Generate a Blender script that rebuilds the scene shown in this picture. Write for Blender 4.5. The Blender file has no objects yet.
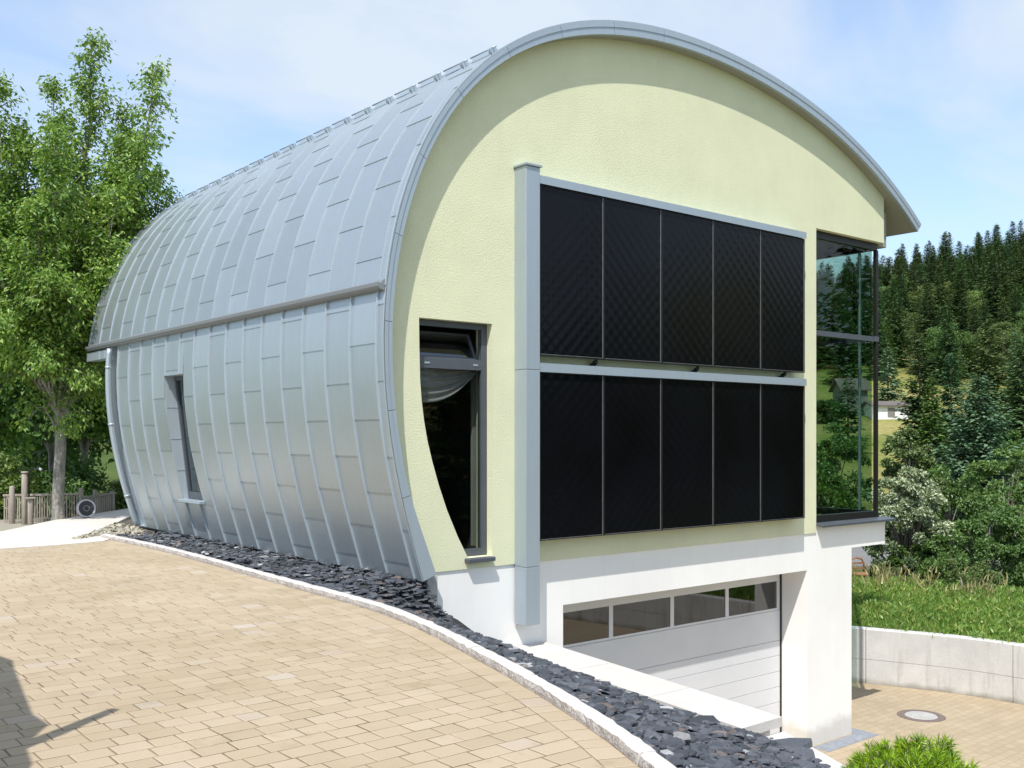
import bpy, math, random
from mathutils import Vector, Matrix, noise
from mathutils.geometry import tessellate_polygon
import numpy as np

random.seed(7)
scn = bpy.context.scene
COL = scn.collection
R_ = math.radians

# ------------------------------------------------------------------ camera frame
CAM = (-8.1066, -9.5894)
FW = (0.63232, 0.77471)
RT = (0.77471, -0.63232)
EYE = 1.65
def W(r, f):
    return (CAM[0] + RT[0]*r + FW[0]*f, CAM[1] + RT[1]*r + FW[1]*f)
def RF(x, y):
    dx, dy = x-CAM[0], y-CAM[1]
    return dx*RT[0]+dy*RT[1], dx*FW[0]+dy*FW[1]
def az(px, d):                       # a bearing and a distance on the ground plan
    return W((px-512)/1012*d, d)

def smooth(a, b, x):
    t = min(1, max(0, (x-a)/(b-a)))
    return t*t*(3-2*t)
def lerp_tab(tab, x):
    if x <= tab[0][0]: return tab[0][1]
    for (a, va), (b, vb) in zip(tab, tab[1:]):
        if x <= b:
            return va+(vb-va)*(x-a)/(b-a)
    return tab[-1][1]

# ------------------------------------------------------------------ materials
MATS = {}
def new_mat(name):
    m = bpy.data.materials.new(name); m.use_nodes = True
    nt = m.node_tree; nt.nodes.clear()
    out = nt.nodes.new('ShaderNodeOutputMaterial')
    MATS[name] = m
    return m, nt, out
def N(nt, t, **kw):
    n = nt.nodes.new(t)
    for k, v in kw.items():
        if k in n.inputs: n.inputs[k].default_value = v
        else: setattr(n, k, v)
    return n
def L(nt, a, b): nt.links.new(a, b)
def c4(c): return (c[0], c[1], c[2], 1)

def mixrgb(nt, fac, a, b, mode='MIX'):
    n = nt.nodes.new('ShaderNodeMix'); n.data_type = 'RGBA'; n.blend_type = mode
    for sock, v in ((n.inputs[0], fac), (n.inputs[6], a), (n.inputs[7], b)):
        if isinstance(v, (int, float)): sock.default_value = v
        elif isinstance(v, tuple): sock.default_value = c4(v)
        else: L(nt, v, sock)
    return n.outputs[2]
def ramp(nt, fac, stops):
    n = nt.nodes.new('ShaderNodeValToRGB')
    e = n.color_ramp.elements
    while len(e) < len(stops): e.new(0.5)
    for i, (p, c) in enumerate(stops):
        e[i].position = p; e[i].color = c4(c) if len(c) == 3 else c
    L(nt, fac, n.inputs[0])
    return n.outputs[0]
def objco(nt): return N(nt, 'ShaderNodeTexCoord').outputs['Object']
def noi(nt, scale, detail=4, rough=.55, co=None, stretch=None):
    n = N(nt, 'ShaderNodeTexNoise', Scale=scale, Detail=detail, Roughness=rough)
    co = co or objco(nt)
    if stretch:
        mp = N(nt, 'ShaderNodeMapping'); mp.inputs['Scale'].default_value = stretch
        L(nt, co, mp.inputs[0]); co = mp.outputs[0]
    L(nt, co, n.inputs['Vector'])
    return n.outputs[0]

def pbr(name, col, rough=.6, metal=0, var=.12, vscale=2.5, bump=0, bscale=60, bdist=.01, island=0, spec=.5, stretch=None, grain=0, gscale=200, warm=None):
    m, nt, out = new_mat(name)
    p = N(nt, 'ShaderNodeBsdfPrincipled', Roughness=rough, Metallic=metal)
    p.inputs['Specular IOR Level'].default_value = spec
    L(nt, p.outputs[0], out.inputs[0])
    dark = tuple(c*(1-var) for c in col); lite = tuple(min(1, c*(1+var)) for c in col)
    c = ramp(nt, noi(nt, vscale, 6, .6, stretch=stretch), [(.3, dark), (.7, lite)])
    if island:
        g = N(nt, 'ShaderNodeNewGeometry')
        c = mixrgb(nt, 1.0, c, ramp(nt, g.outputs['Random Per Island'], [(0, (1-island,)*3), (1, (1,)*3)]), 'MULTIPLY')
    if grain:
        c = mixrgb(nt, 1.0, c, ramp(nt, noi(nt, gscale, 2, .5), [(.35, (1-grain,)*3), (.65, (1,)*3)]), 'MULTIPLY')
    L(nt, c, p.inputs['Base Color'])
    if bump:
        b = N(nt, 'ShaderNodeBump', Strength=bump, Distance=bdist)
        L(nt, noi(nt, bscale, 4, .6), b.inputs['Height']); L(nt, b.outputs[0], p.inputs['Normal'])
    r = N(nt, 'ShaderNodeMapRange'); r.inputs[3].default_value = max(.02, rough-.08); r.inputs[4].default_value = min(1, rough+.08)
    L(nt, noi(nt, vscale*1.7, 3), r.inputs[0]); L(nt, r.outputs[0], p.inputs['Roughness'])
    return m

def zinc(name, col, rough=.36, island=.1, metal=.85):
    m, nt, out = new_mat(name)
    p = N(nt, 'ShaderNodeBsdfPrincipled', Metallic=metal)
    L(nt, p.outputs[0], out.inputs[0])
    g = N(nt, 'ShaderNodeNewGeometry')
    c = ramp(nt, g.outputs['Random Per Island'], [(0, tuple(x*(1-island) for x in col)), (1, tuple(min(1, x*(1+island*.6)) for x in col))])
    st = noi(nt, 3.0, 5, .65, stretch=(6, 6, .7))
    c = mixrgb(nt, 1, c, ramp(nt, st, [(.3, (.94, .94, .95)), (.7, (1, 1, 1))]), 'MULTIPLY')
    L(nt, c, p.inputs['Base Color'])
    rr = N(nt, 'ShaderNodeMapRange'); rr.inputs[3].default_value = rough-.03; rr.inputs[4].default_value = rough+.05
    L(nt, noi(nt, 1.6, 5), rr.inputs[0]); L(nt, rr.outputs[0], p.inputs['Roughness'])
    b = N(nt, 'ShaderNodeBump', Strength=.05, Distance=.02)
    L(nt, noi(nt, 1.5, 2, .4), b.inputs['Height']); L(nt, b.outputs[0], p.inputs['Normal'])
    return m

def leaf(name, cols, trans=.35, spread=.0):
    """cols: list of colours picked per leaf; a larger noise picks clumps of lighter growth"""
    m, nt, out = new_mat(name)
    g = N(nt, 'ShaderNodeNewGeometry')
    st = [(i/(len(cols)-1) if len(cols) > 1 else 0, c) for i, c in enumerate(cols)]
    c = ramp(nt, g.outputs['Random Per Island'], st)
    oi = N(nt, 'ShaderNodeObjectInfo')
    c = mixrgb(nt, 1, c, ramp(nt, oi.outputs['Random'], [(0, (.72, .8, .8)), (.5, (1, 1, 1)), (1, (1.0, .93, .72))]), 'MULTIPLY')
    c = mixrgb(nt, 1, c, ramp(nt, noi(nt, .8, 2), [(.3, (.75, .8, .8)), (.7, (1, 1, .95))]), 'MULTIPLY')
    d = N(nt, 'ShaderNodeBsdfDiffuse'); t = N(nt, 'ShaderNodeBsdfTranslucent'); gl = N(nt, 'ShaderNodeBsdfGlossy', Roughness=.45)
    gl.inputs[0].default_value = (.6, .65, .6, 1)
    L(nt, c, d.inputs[0]); L(nt, mixrgb(nt, 1, c, (1.0, 1.0, .55), 'MULTIPLY'), t.inputs[0])
    mx = N(nt, 'ShaderNodeMixShader'); mx.inputs[0].default_value = trans
    L(nt, d.outputs[0], mx.inputs[1]); L(nt, t.outputs[0], mx.inputs[2])
    m2 = N(nt, 'ShaderNodeMixShader'); m2.inputs[0].default_value = .06
    L(nt, mx.outputs[0], m2.inputs[1]); L(nt, gl.outputs[0], m2.inputs[2])
    L(nt, m2.outputs[0], out.inputs[0])
    return m

def glass(name, tint, ior=1.45, refl_tint=(1, 1, 1)):
    m, nt, out = new_mat(name)
    t = N(nt, 'ShaderNodeBsdfTransparent'); t.inputs[0].default_value = c4(tint)
    g = N(nt, 'ShaderNodeBsdfGlossy', Roughness=.01); g.inputs[0].default_value = c4(refl_tint)
    f = N(nt, 'ShaderNodeFresnel', IOR=ior)
    b = N(nt, 'ShaderNodeBump', Strength=.02, Distance=.02); L(nt, noi(nt, 1.2, 1), b.inputs['Height']); L(nt, b.outputs[0], g.inputs['Normal'])
    mx = N(nt, 'ShaderNodeMixShader')
    ge = N(nt, 'ShaderNodeNewGeometry'); ml = N(nt, 'ShaderNodeMath', operation='MULTIPLY'); iv = N(nt, 'ShaderNodeMath', operation='SUBTRACT'); iv.inputs[0].default_value = 1
    L(nt, ge.outputs['Backfacing'], iv.inputs[1]); L(nt, iv.outputs[0], ml.inputs[0]); L(nt, f.outputs[0], ml.inputs[1])
    L(nt, ml.outputs[0], mx.inputs[0]); L(nt, t.outputs[0], mx.inputs[1]); L(nt, g.outputs[0], mx.inputs[2])
    L(nt, mx.outputs[0], out.inputs[0])
    return m

zinc('zinc', (.475, .53, .56), .42, .085, .70)
zinc('zinc_shaded', (.25, .265, .28), .5, .02, .3)  # dark zinc copy: the gutter's underside shade put into its colour
zinc('zinc_lit', (.47, .535, .58), .48, .02, .35)  # zinc copy with sky and sun on seams and reveal put in its colour
zinc('zinc_trim', (.42, .485, .535), .45, .03, .45)
pbr('stucco_yellow', (.715, .715, .495), .9, 0, .05, 1.2, bump=.55, bscale=55, bdist=.012, spec=.2)
pbr('plaster_white', (.86, .845, .815), .9, 0, .045, .8,  bump=.15, bscale=90, bdist=.004, spec=.2)
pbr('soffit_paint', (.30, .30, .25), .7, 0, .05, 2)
pbr('anthracite', (.075, .085, .10), .42, 0, .1, 4)
pbr('black_frame', (.022, .021, .020), .38, .3, .1, 5)
pbr('panel_glint', (.30, .29, .28), .4, .7, .2, 9)
pbr('panel_frame', (.010, .010, .011), .35, .2, .1, 5)
pbr('door_white', (.66, .665, .68), .42, 0, .03, 2, bump=.1, bscale=120, bdist=.002)
pbr('room_dark', (.05, .05, .048), .8)  # pale rooms coloured dark, standing for the shade inside
pbr('room_pale', (.42, .43, .38), .8)
pbr('curtain', (.40, .39, .38), .9)
pbr('granite', (.66, .62, .58), .75, 0, .06, 3, grain=.28, gscale=140, bump=.2, bscale=150, bdist=.003)
pbr('granite_rough', (.52, .47, .43), .9, 0, .2, 6, grain=.35, gscale=70, bump=.9, bscale=40, bdist=.03)
pbr('sand', (.20, .15, .095), .95, 0, .45, 3)
pbr('slate_fines', (.05, .052, .058), .95, 0, .3, 12, grain=.5, gscale=60, bump=.8, bscale=50, bdist=.02)
pbr('soil', (.10, .085, .065), .95, 0, .3, 5)
pbr('path_concrete', (.66, .60, .54), .9, 0, .12, 1.3, grain=.1, gscale=80, bump=.2, bscale=30)
pbr('gravel', (.47, .43, .34), .9, 0, .1, 9, island=.5)
pbr('dark_strip', (.28, .30, .33), .9, 0, .15, 8, grain=.3, gscale=60)
pbr('bark', (.22, .19, .16), .95, 0, .35, 5, bump=.9, bscale=18, bdist=.04, stretch=(3, 3, .6))
pbr('bark_pale', (.27, .255, .225), .95, 0, .5, 7, bump=.9, bscale=18, bdist=.04, stretch=(3, 3, .5))
pbr('wood_grey', (.40, .345, .29), .9, 0, .25, 4, island=.35, stretch=(8, 8, 1))
pbr('wood_brown', (.28, .13, .06), .7, 0, .25, 6, stretch=(6, 6, 1))
pbr('rubber_dark', (.05, .05, .065), .7)
pbr('paint_white', (.55, .55, .57), .5)
pbr('iron_dark', (.05, .05, .05), .5, .6)
pbr('manhole_ring', (.20, .15, .13), .85, 0, .2, 20, grain=.3, gscale=80)
pbr('manhole_concrete', (.46, .45, .425), .9, 0, .15, 10, grain=.25, gscale=90)
pbr('road_asphalt', (.20, .20, .20), .9, 0, .1, .5)
pbr('roof_tiles', (.14, .12, .11), .9, 0, .2, 3)
pbr('timber_grey', (.21, .20, .19), .9, 0, .2, 3, stretch=(5, 5, .6))
pbr('haus_white', (.78, .78, .76), .9)

def soil_foot(name, zt, amount, run=.97):
    m = MATS[name]; nt = m.node_tree
    p = [n for n in nt.nodes if n.type == 'BSDF_PRINCIPLED'][0]
    src = p.inputs['Base Color'].links[0].from_socket
    sep = N(nt, 'ShaderNodeSeparateXYZ'); L(nt, objco(nt), sep.inputs[0])
    ml = N(nt, 'ShaderNodeMath', operation='MULTIPLY_ADD'); ml.inputs[1].default_value = -.45
    L(nt, noi(nt, 2.2, 6, .7), ml.inputs[0]); L(nt, sep.outputs[2], ml.inputs[2])
    k = ramp(nt, ml.outputs[0], [(0, (amount,)*3), (zt, (0, 0, 0))])
    c = mixrgb(nt, k, src, (.42, .37, .30))
    c = mixrgb(nt, 1, c, ramp(nt, noi(nt, 1.1, 6, .7, stretch=(5, 5, .35)), [(.28, (run, run*.997, run*.99)), (.5, (1, 1, 1))]), 'MULTIPLY')
    L(nt, c, p.inputs['Base Color'])
soil_foot('plaster_white', .16, .45)
soil_foot('stucco_yellow', .01, 0, .975)
# slate: bluish flakes, tone per stone, a few rusty or pale ones
def slate_mat():
    m, nt, out = new_mat('slate')
    p = N(nt, 'ShaderNodeBsdfPrincipled', Roughness=.62); L(nt, p.outputs[0], out.inputs[0])
    g = N(nt, 'ShaderNodeNewGeometry')
    c = ramp(nt, g.outputs['Random Per Island'], [(0, (.042, .047, .057)), (.5, (.078, .086, .103)), (.9, (.115, .125, .145)), (.955, (.16, .115, .095)), (.985, (.36, .37, .38)), (1, (.5, .5, .5))])
    c = mixrgb(nt, 1, c, ramp(nt, noi(nt, 30, 4), [(.3, (.75,)*3), (.7, (1.1,)*3)]), 'MULTIPLY')
    L(nt, c, p.inputs['Base Color'])
    b = N(nt, 'ShaderNodeBump', Strength=.5, Distance=.01); L(nt, noi(nt, 45, 5, .65), b.inputs['Height']); L(nt, b.outputs[0], p.inputs['Normal'])
slate_mat()

def paver_mat():
    m, nt, out = new_mat('paver')
    p = N(nt, 'ShaderNodeBsdfPrincipled', Roughness=.88); p.inputs['Specular IOR Level'].default_value = .25
    L(nt, p.outputs[0], out.inputs[0])
    g = N(nt, 'ShaderNodeNewGeometry')
    c = ramp(nt, g.outputs['Random Per Island'], [(0, (.415, .335, .228)), (.35, (.445, .358, .247)), (.7, (.46, .372, .26)), (.95, (.475, .388, .278)), (.992, (.46, .38, .295)), (1, (.50, .435, .36))])
    c = mixrgb(nt, 1, c, ramp(nt, noi(nt, 160, 3, .7), [(.3, (.84,)*3), (.7, (1.05,)*3)]), 'MULTIPLY')
    c = mixrgb(nt, 1, c, ramp(nt, noi(nt, .55, 6, .65), [(.3, (.86, .84, .80)), (.6, (1, 1, 1))]), 'MULTIPLY')
    c = mixrgb(nt, 1, c, ramp(nt, noi(nt, 2.6, 5, .7), [(.28, (.80, .77, .72)), (.42, (1, 1, 1))]), 'MULTIPLY')
    # small dark specks of dirt
    c = mixrgb(nt, ramp(nt, noi(nt, 22, 3, .8), [(.70, (0, 0, 0)), (.76, (.7,)*3)]), c, (.20, .16, .11))
    L(nt, c, p.inputs['Base Color'])
    b = N(nt, 'ShaderNodeBump', Strength=.3, Distance=.004); L(nt, noi(nt, 220, 3), b.inputs['Height']); L(nt, b.outputs[0], p.inputs['Normal'])
paver_mat()

def drive_mat():
    m, nt, out = new_mat('drive_paving')
    p = N(nt, 'ShaderNodeBsdfPrincipled', Roughness=.9); L(nt, p.outputs[0], out.inputs[0])
    mp = N(nt, 'ShaderNodeMapping'); L(nt, objco(nt), mp.inputs[0])
    br = N(nt, 'ShaderNodeTexBrick', Scale=1)
    br.inputs['Brick Width'].default_value = .2; br.inputs['Row Height'].default_value = .16; br.inputs['Mortar Size'].default_value = .006
    br.inputs['Color1'].default_value = (.40, .315, .21, 1); br.inputs['Color2'].default_value = (.45, .36, .245, 1); br.inputs['Mortar'].default_value = (.31, .245, .16, 1)
    L(nt, mp.outputs[0], br.inputs['Vector'])
    c = mixrgb(nt, 1, br.outputs[0], ramp(nt, noi(nt, .9, 5), [(.3, (.86, .85, .83)), (.7, (1, 1, 1))]), 'MULTIPLY')
    L(nt, c, p.inputs['Base Color'])
drive_mat()

def concrete_mat():
    m, nt, out = new_mat('board_concrete')
    p = N(nt, 'ShaderNodeBsdfPrincipled', Roughness=.9); L(nt, p.outputs[0], out.inputs[0])
    c = ramp(nt, noi(nt, 1.4, 6, .65), [(.25, (.50, .49, .47)), (.75, (.66, .645, .62))])
    c = mixrgb(nt, 1, c, ramp(nt, noi(nt, 1.3, 6, .7, stretch=(4, 4, .3)), [(.30, (.72, .70, .67)), (.48, (1, 1, 1))]), 'MULTIPLY')
    c = mixrgb(nt, 1, c, ramp(nt, noi(nt, 40, 3), [(.3, (.9,)*3), (.6, (1,)*3)]), 'MULTIPLY')
    # damp, mossy foot of the wall: a stain with its own ragged edge
    sep = N(nt, 'ShaderNodeSeparateXYZ'); L(nt, objco(nt), sep.inputs[0])
    ad = N(nt, 'ShaderNodeMath', operation='ADD'); L(nt, sep.outputs[2], ad.inputs[0])
    ml = N(nt, 'ShaderNodeMath', operation='MULTIPLY'); ml.inputs[1].default_value = .25
    L(nt, noi(nt, 3, 5), ml.inputs[0]); L(nt, ml.outputs[0], ad.inputs[1])
    c = mixrgb(nt, ramp(nt, ad.outputs[0], [(.12, (.75,)*3), (.26, (0, 0, 0))]), c, (.22, .20, .15))
    L(nt, c, p.inputs['Base Color'])
    b = N(nt, 'ShaderNodeBump', Strength=.3, Distance=.01); L(nt, noi(nt, 25, 5), b.inputs['Height']); L(nt, b.outputs[0], p.inputs['Normal'])
concrete_mat()

def terrain_mat():
    m, nt, out = new_mat('meadow')
    p = N(nt, 'ShaderNodeBsdfPrincipled', Roughness=1); p.inputs['Specular IOR Level'].default_value = .1
    L(nt, p.outputs[0], out.inputs[0])
    c = ramp(nt, noi(nt, .06, 5, .6), [(.3, (.06, .10, .025)), (.5, (.09, .13, .035)), (.68, (.14, .15, .055))])
    dry = ramp(nt, noi(nt, .06, 5, .6), [(.3, (.15, .19, .045)), (.46, (.24, .25, .08)), (.62, (.34, .30, .125))])
    sep = N(nt, 'ShaderNodeSeparateXYZ'); L(nt, objco(nt), sep.inputs[0])      # the hay meadow below the forest starts here
    mr = N(nt, 'ShaderNodeMapRange'); mr.inputs[1].default_value = 34; mr.inputs[2].default_value = 60; L(nt, sep.outputs[0], mr.inputs[0])
    c = mixrgb(nt, mr.outputs[0], c, dry)
    c = mixrgb(nt, 1, c, ramp(nt, noi(nt, 1.5, 6, .7), [(.3, (.6, .65, .6)), (.7, (1.15, 1.1, 1))]), 'MULTIPLY')
    L(nt, c, p.inputs['Base Color'])
    b = N(nt, 'ShaderNodeBump', Strength=.6, Distance=.2); L(nt, noi(nt, 3, 6, .7), b.inputs['Height']); L(nt, b.outputs[0], p.inputs['Normal'])
terrain_mat()

def solar_mat():
    m, nt, out = new_mat('absorber_glass')
    p = N(nt, 'ShaderNodeBsdfPrincipled', Roughness=.13); L(nt, p.outputs[0], out.inputs[0])
    p.inputs['IOR'].default_value = 1.25
    # embossed absorber: rows of soft dimples behind the glass
    mp = N(nt, 'ShaderNodeMapping'); mp.inputs['Rotation'].default_value = (0, 0, 0); L(nt, objco(nt), mp.inputs[0])
    sep = N(nt, 'ShaderNodeSeparateXYZ'); L(nt, mp.outputs[0], sep.inputs[0])
    w = []
    for i in (0, 2):
        a = N(nt, 'ShaderNodeMath', operation='MULTIPLY'); a.inputs[1].default_value = 36; L(nt, sep.outputs[i], a.inputs[0])
        s = N(nt, 'ShaderNodeMath', operation='SINE'); L(nt, a.outputs[0], s.inputs[0]); w.append(s.outputs[0])
    mu = N(nt, 'ShaderNodeMath', operation='MULTIPLY'); L(nt, w[0], mu.inputs[0]); L(nt, w[1], mu.inputs[1])
    c = ramp(nt, noi(nt, .8, 3), [(.3, (.003, .003, .0035)), (.7, (.005, .0055, .008))])
    L(nt, c, p.inputs['Base Color'])
    b = N(nt, 'ShaderNodeBump', Strength=.13, Distance=.006); L(nt, mu.outputs[0], b.inputs['Height']); L(nt, b.outputs[0], p.inputs['Normal'])
solar_mat()

glass('window_glass', (.72, .74, .73), 1.36)
glass('tinted_glass', (.73, .81, .76), 1.40)
glass('side_glass', (.75, .78, .8), 2.3, (.85, .95, 1))
glass('vent_glass', (.72, .74, .73), 2.2, (.8, .88, 1))
glass('door_glass', (.5, .49, .48), 1.9)

leaf('leaf_ash', [(0.091, 0.204, 0.028), (0.140, 0.285, 0.045), (0.213, 0.366, 0.064), (0.311, 0.469, 0.096), (0.443, 0.590, 0.143)], .38)
leaf('leaf_dark', [(0.064, 0.131, 0.030), (0.101, 0.190, 0.045), (0.160, 0.277, 0.062)], .3)
leaf('leaf_mid', [(0.113, 0.198, 0.054), (0.179, 0.289, 0.077), (0.279, 0.397, 0.107)], .3)
leaf('leaf_fleck', [(0.065, 0.114, 0.032), (0.114, 0.170, 0.049), (0.162, 0.244, 0.082), (0.438, 0.503, 0.244)], .3)
leaf('leaf_silver', [(0.113, 0.168, 0.097), (0.193, 0.254, 0.162), (0.548, 0.640, 0.502), (0.840, 0.928, 0.775)], .25)
leaf('leaf_silver_low', [(0.085, 0.144, 0.051), (0.152, 0.220, 0.101), (0.237, 0.304, 0.152)], .25)
leaf('leaf_pale', [(0.108, 0.168, 0.036), (0.168, 0.228, 0.060), (0.228, 0.288, 0.096)], .35)
leaf('needle_dark', [(0.058, 0.113, 0.049), (0.090, 0.173, 0.068), (0.159, 0.265, 0.100)], .1)
leaf('needle_brown', [(0.063, 0.106, 0.039), (0.102, 0.156, 0.056), (0.156, 0.212, 0.085)], .1)
leaf('needle_blue', [(0.086, 0.156, 0.082), (0.136, 0.227, 0.123), (0.220, 0.324, 0.190)], .1)
leaf('needle_green', [(0.059, 0.124, 0.035), (0.099, 0.198, 0.052), (0.169, 0.290, 0.079)], .2)
leaf('needle_lime', [(0.060, 0.123, 0.020), (0.218, 0.368, 0.017), (0.373, 0.567, 0.023), (0.571, 0.737, 0.040)], .3)
leaf('grass_blade', [(0.120, 0.248, 0.040), (0.200, 0.363, 0.070), (0.299, 0.460, 0.100), (0.480, 0.499, 0.179)], .35)
leaf('straw', [(.30, .27, .12), (.42, .38, .19), (.5, .45, .25)], .25)

# ------------------------------------------------------------------ mesh builder
class MB:
    def __init__(s): s.v = []; s.f = []; s.m = []; s.sm = []
    def add(s, verts, faces, mi=0, smooth=False):
        o = len(s.v); s.v.extend(verts)
        for f in faces:
            s.f.append([i+o for i in f]); s.m.append(mi); s.sm.append(smooth)
    def box(s, x0, x1, y0, y1, z0, z1, mi=0, bev=0):
        if bev:
            return s.bbox(x0, x1, y0, y1, z0, z1, mi, bev)
        v = [(x0,y0,z0),(x1,y0,z0),(x1,y1,z0),(x0,y1,z0),(x0,y0,z1),(x1,y0,z1),(x1,y1,z1),(x0,y1,z1)]
        s.add(v, [(0,3,2,1),(4,5,6,7),(0,1,5,4),(1,2,6,5),(2,3,7,6),(3,0,4,7)], mi)
    def bbox(s, x0, x1, y0, y1, z0, z1, mi, b):
        # box with every edge chamfered
        X, Y, Z = (x0, x1), (y0, y1), (z0, z1)
        v = []; idx = {}
        for i in (0, 1):
            for j in (0, 1):
                for k in (0, 1):
                    sx, sy, sz = (1, -1)[i], (1, -1)[j], (1, -1)[k]
                    for a in range(3):
                        p = [X[i]+sx*b, Y[j]+sy*b, Z[k]+sz*b]
                        p[a] = (X[i], Y[j], Z[k])[a]
                        idx[(i, j, k, a)] = len(v); v.append(tuple(p))
        F = []
        for a in range(3):
            b1, b2 = (a+1) % 3, (a+2) % 3
            for side in (0, 1):
                q = []
                for u, w in ((0, 0), (1, 0), (1, 1), (0, 1)):
                    c = [0, 0, 0]; c[a] = side; c[b1] = u; c[b2] = w
                    q.append(idx[(c[0], c[1], c[2], a)])
                F.append(q if side else q[::-1])
            for u in (0, 1):
                for w in (0, 1):
                    c0 = [0, 0, 0]; c0[b1] = u; c0[b2] = w; c1 = c0[:]; c1[a] = 1
                    F.append([idx[(*c0, b1)], idx[(*c0, b2)], idx[(*c1, b2)], idx[(*c1, b1)]])
        for i in (0, 1):
            for j in (0, 1):
                for k in (0, 1):
                    F.append([idx[(i, j, k, a)] for a in range(3)])
        s.add(v, F, mi)
    def tube(s, pts, rad, n=8, mi=0, cap=True, smooth=True):
        pts = [Vector(p) for p in pts]
        rad = rad if isinstance(rad, (list, tuple)) else [rad]*len(pts)
        v = []; up = Vector((.13, .29, .95))
        for i, p in enumerate(pts):
            d = (pts[min(i+1, len(pts)-1)]-pts[max(i-1, 0)])
            d = d.normalized() if d.length > 1e-9 else Vector((0, 0, 1))
            a = d.cross(up)
            if a.length < .05: a = d.cross(Vector((1, .2, 0)))
            a.normalize(); b = d.cross(a)
            for k in range(n):
                t = 2*math.pi*k/n
                v.append(tuple(p+(a*math.cos(t)+b*math.sin(t))*rad[i]))
        f = []
        for i in range(len(pts)-1):
            for k in range(n):
                f.append((i*n+k, (i+1)*n+k, (i+1)*n+(k+1) % n, i*n+(k+1) % n))
        s.add(v, f, mi, smooth)
        if cap:
            o = len(s.v)-len(v)
            s.f.append([o+k for k in range(n)]); s.m.append(mi); s.sm.append(False)
            s.f.append([o+(len(pts)-1)*n+k for k in range(n)][::-1]); s.m.append(mi); s.sm.append(False)
    def plate(s, loops, y0, y1, mi=0):
        """loops of (x,z): the first is the outline, the rest holes; extruded from y0 to y1"""
        flat = [p for lp in loops for p in lp]
        tri = tessellate_polygon([[Vector((x, z, 0)) for x, z in lp] for lp in loops])
        n = len(flat)
        v = [(x, y0, z) for x, z in flat]+[(x, y1, z) for x, z in flat]
        f = [tuple(t) for t in tri]+[tuple(i+n for i in t[::-1]) for t in tri]
        o = 0
        for lp in loops:
            k = len(lp)
            for i in range(k):
                a, b = o+i, o+(i+1) % k
                f.append((a, b, b+n, a+n))
            o += k
        s.add(v, f, mi)
    def lathe(s, prof, n=24, mi=0, mat=None):
        v = []; f = []
        for r, z in prof:
            for k in range(n):
                t = 2*math.pi*k/n
                p = Vector((r*math.cos(t), r*math.sin(t), z))
                v.append(tuple(mat @ p if mat else p))
        for i in range(len(prof)-1):
            for k in range(n):
                f.append((i*n+k, i*n+(k+1) % n, (i+1)*n+(k+1) % n, (i+1)*n+k))
        s.add(v, f, mi, False)
    def build(s, name, mats, parent=None, origin=None, fixn=False):
        if isinstance(mats, str): mats = [mats]
        o0 = Vector((0, 0, 0))
        if parent is not None:
            q = parent
            while q is not None:
                o0 = o0+q.location; q = q.parent
        loc = Vector(origin)-o0 if origin is not None else Vector((0, 0, 0))
        sub = o0+loc
        me = bpy.data.meshes.new(name)
        vv = np.array(s.v, dtype=float)-np.array(sub)[None]
        me.from_pydata(vv.tolist(), [], s.f)
        for m in mats: me.materials.append(MATS[m])
        if len(mats) > 1: me.polygons.foreach_set('material_index', s.m)
        me.polygons.foreach_set('use_smooth', s.sm)
        if fixn:
            import bmesh
            bm = bmesh.new(); bm.from_mesh(me); bmesh.ops.recalc_face_normals(bm, faces=bm.faces); bm.to_mesh(me); bm.free()
        me.update()
        ob = bpy.data.objects.new(name, me); COL.objects.link(ob)
        ob.location = loc
        if parent is not None: ob.parent = parent
        return ob

def tag(o, label, cat, group=None):
    o['label'] = label; o['category'] = cat
    if group: o['group'] = group
    return o
def thing(name, label, cat, loc=(0, 0, 0), rz=0, group=None):
    o = bpy.data.objects.new(name, None); COL.objects.link(o); o.empty_display_size = .3
    o.location = loc; o.rotation_euler = (0, 0, rz)
    return tag(o, label, cat, group)
def struct(o, kind='structure'):
    o['kind'] = kind; return o

# ------------------------------------------------------------------ terrain
KERB = [(-8.2, -14), (-6.4, -10), (-5.7, -8.7), (-5.0, -7.4), (-4.41, -6.2), (-4.27, -5.9), (-4.04, -5.3), (-3.74, -4.4), (-3.5, -3.55), (-3.27, -2.72), (-3.09, -1.9), (-3.0, -1.2), (-2.96, 0), (-2.9, 1.68), (-2.82, 3.125), (-2.77, 4.96), (-2.8, 6.1), (-2.843, 7.32)]
def xk(y):
    if y > 7.32: return -2.84 + max(0, y-9)*.8
    tab = [(b, a) for a, b in KERB]
    # smooth: average of neighbouring samples
    return (lerp_tab(tab, y-.35)+lerp_tab(tab, y)+lerp_tab(tab, y+.35))/3
def ridge(t):
    return max(6, 8+60*(t+.08)) if t < .30 else 30.8+62*(t-.30)
def z_right(f, t):
    rg = min(62, ridge(t))
    tab = [(0, -3.6), (45, -3.5), (62, -3.5), (95, 2.0), (130, 8.8), (260, rg), (330, rg-3), (700, 12), (3000, 0)]
    return lerp_tab(tab, f)
def z_left(f):
    return lerp_tab([(0, -.12), (17, -.14), (21, -.45), (35, -.7), (60, -.2), (120, 3), (260, 9), (700, 9), (3000, 0)], f)
def ground(x, y):
    r, f = RF(x, y); d = max(1, f); t = r/d if f > 1 else 0
    w = smooth(.12, 1.7+max(0, y-9)*.5, x-xk(max(y, -14)))
    d2 = math.hypot(r, f) if f < 30 else f
    zl = z_left(d2); zr = z_right(d2, max(-.6, min(.6, t)))
    return zl+(zr-zl)*w

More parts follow.
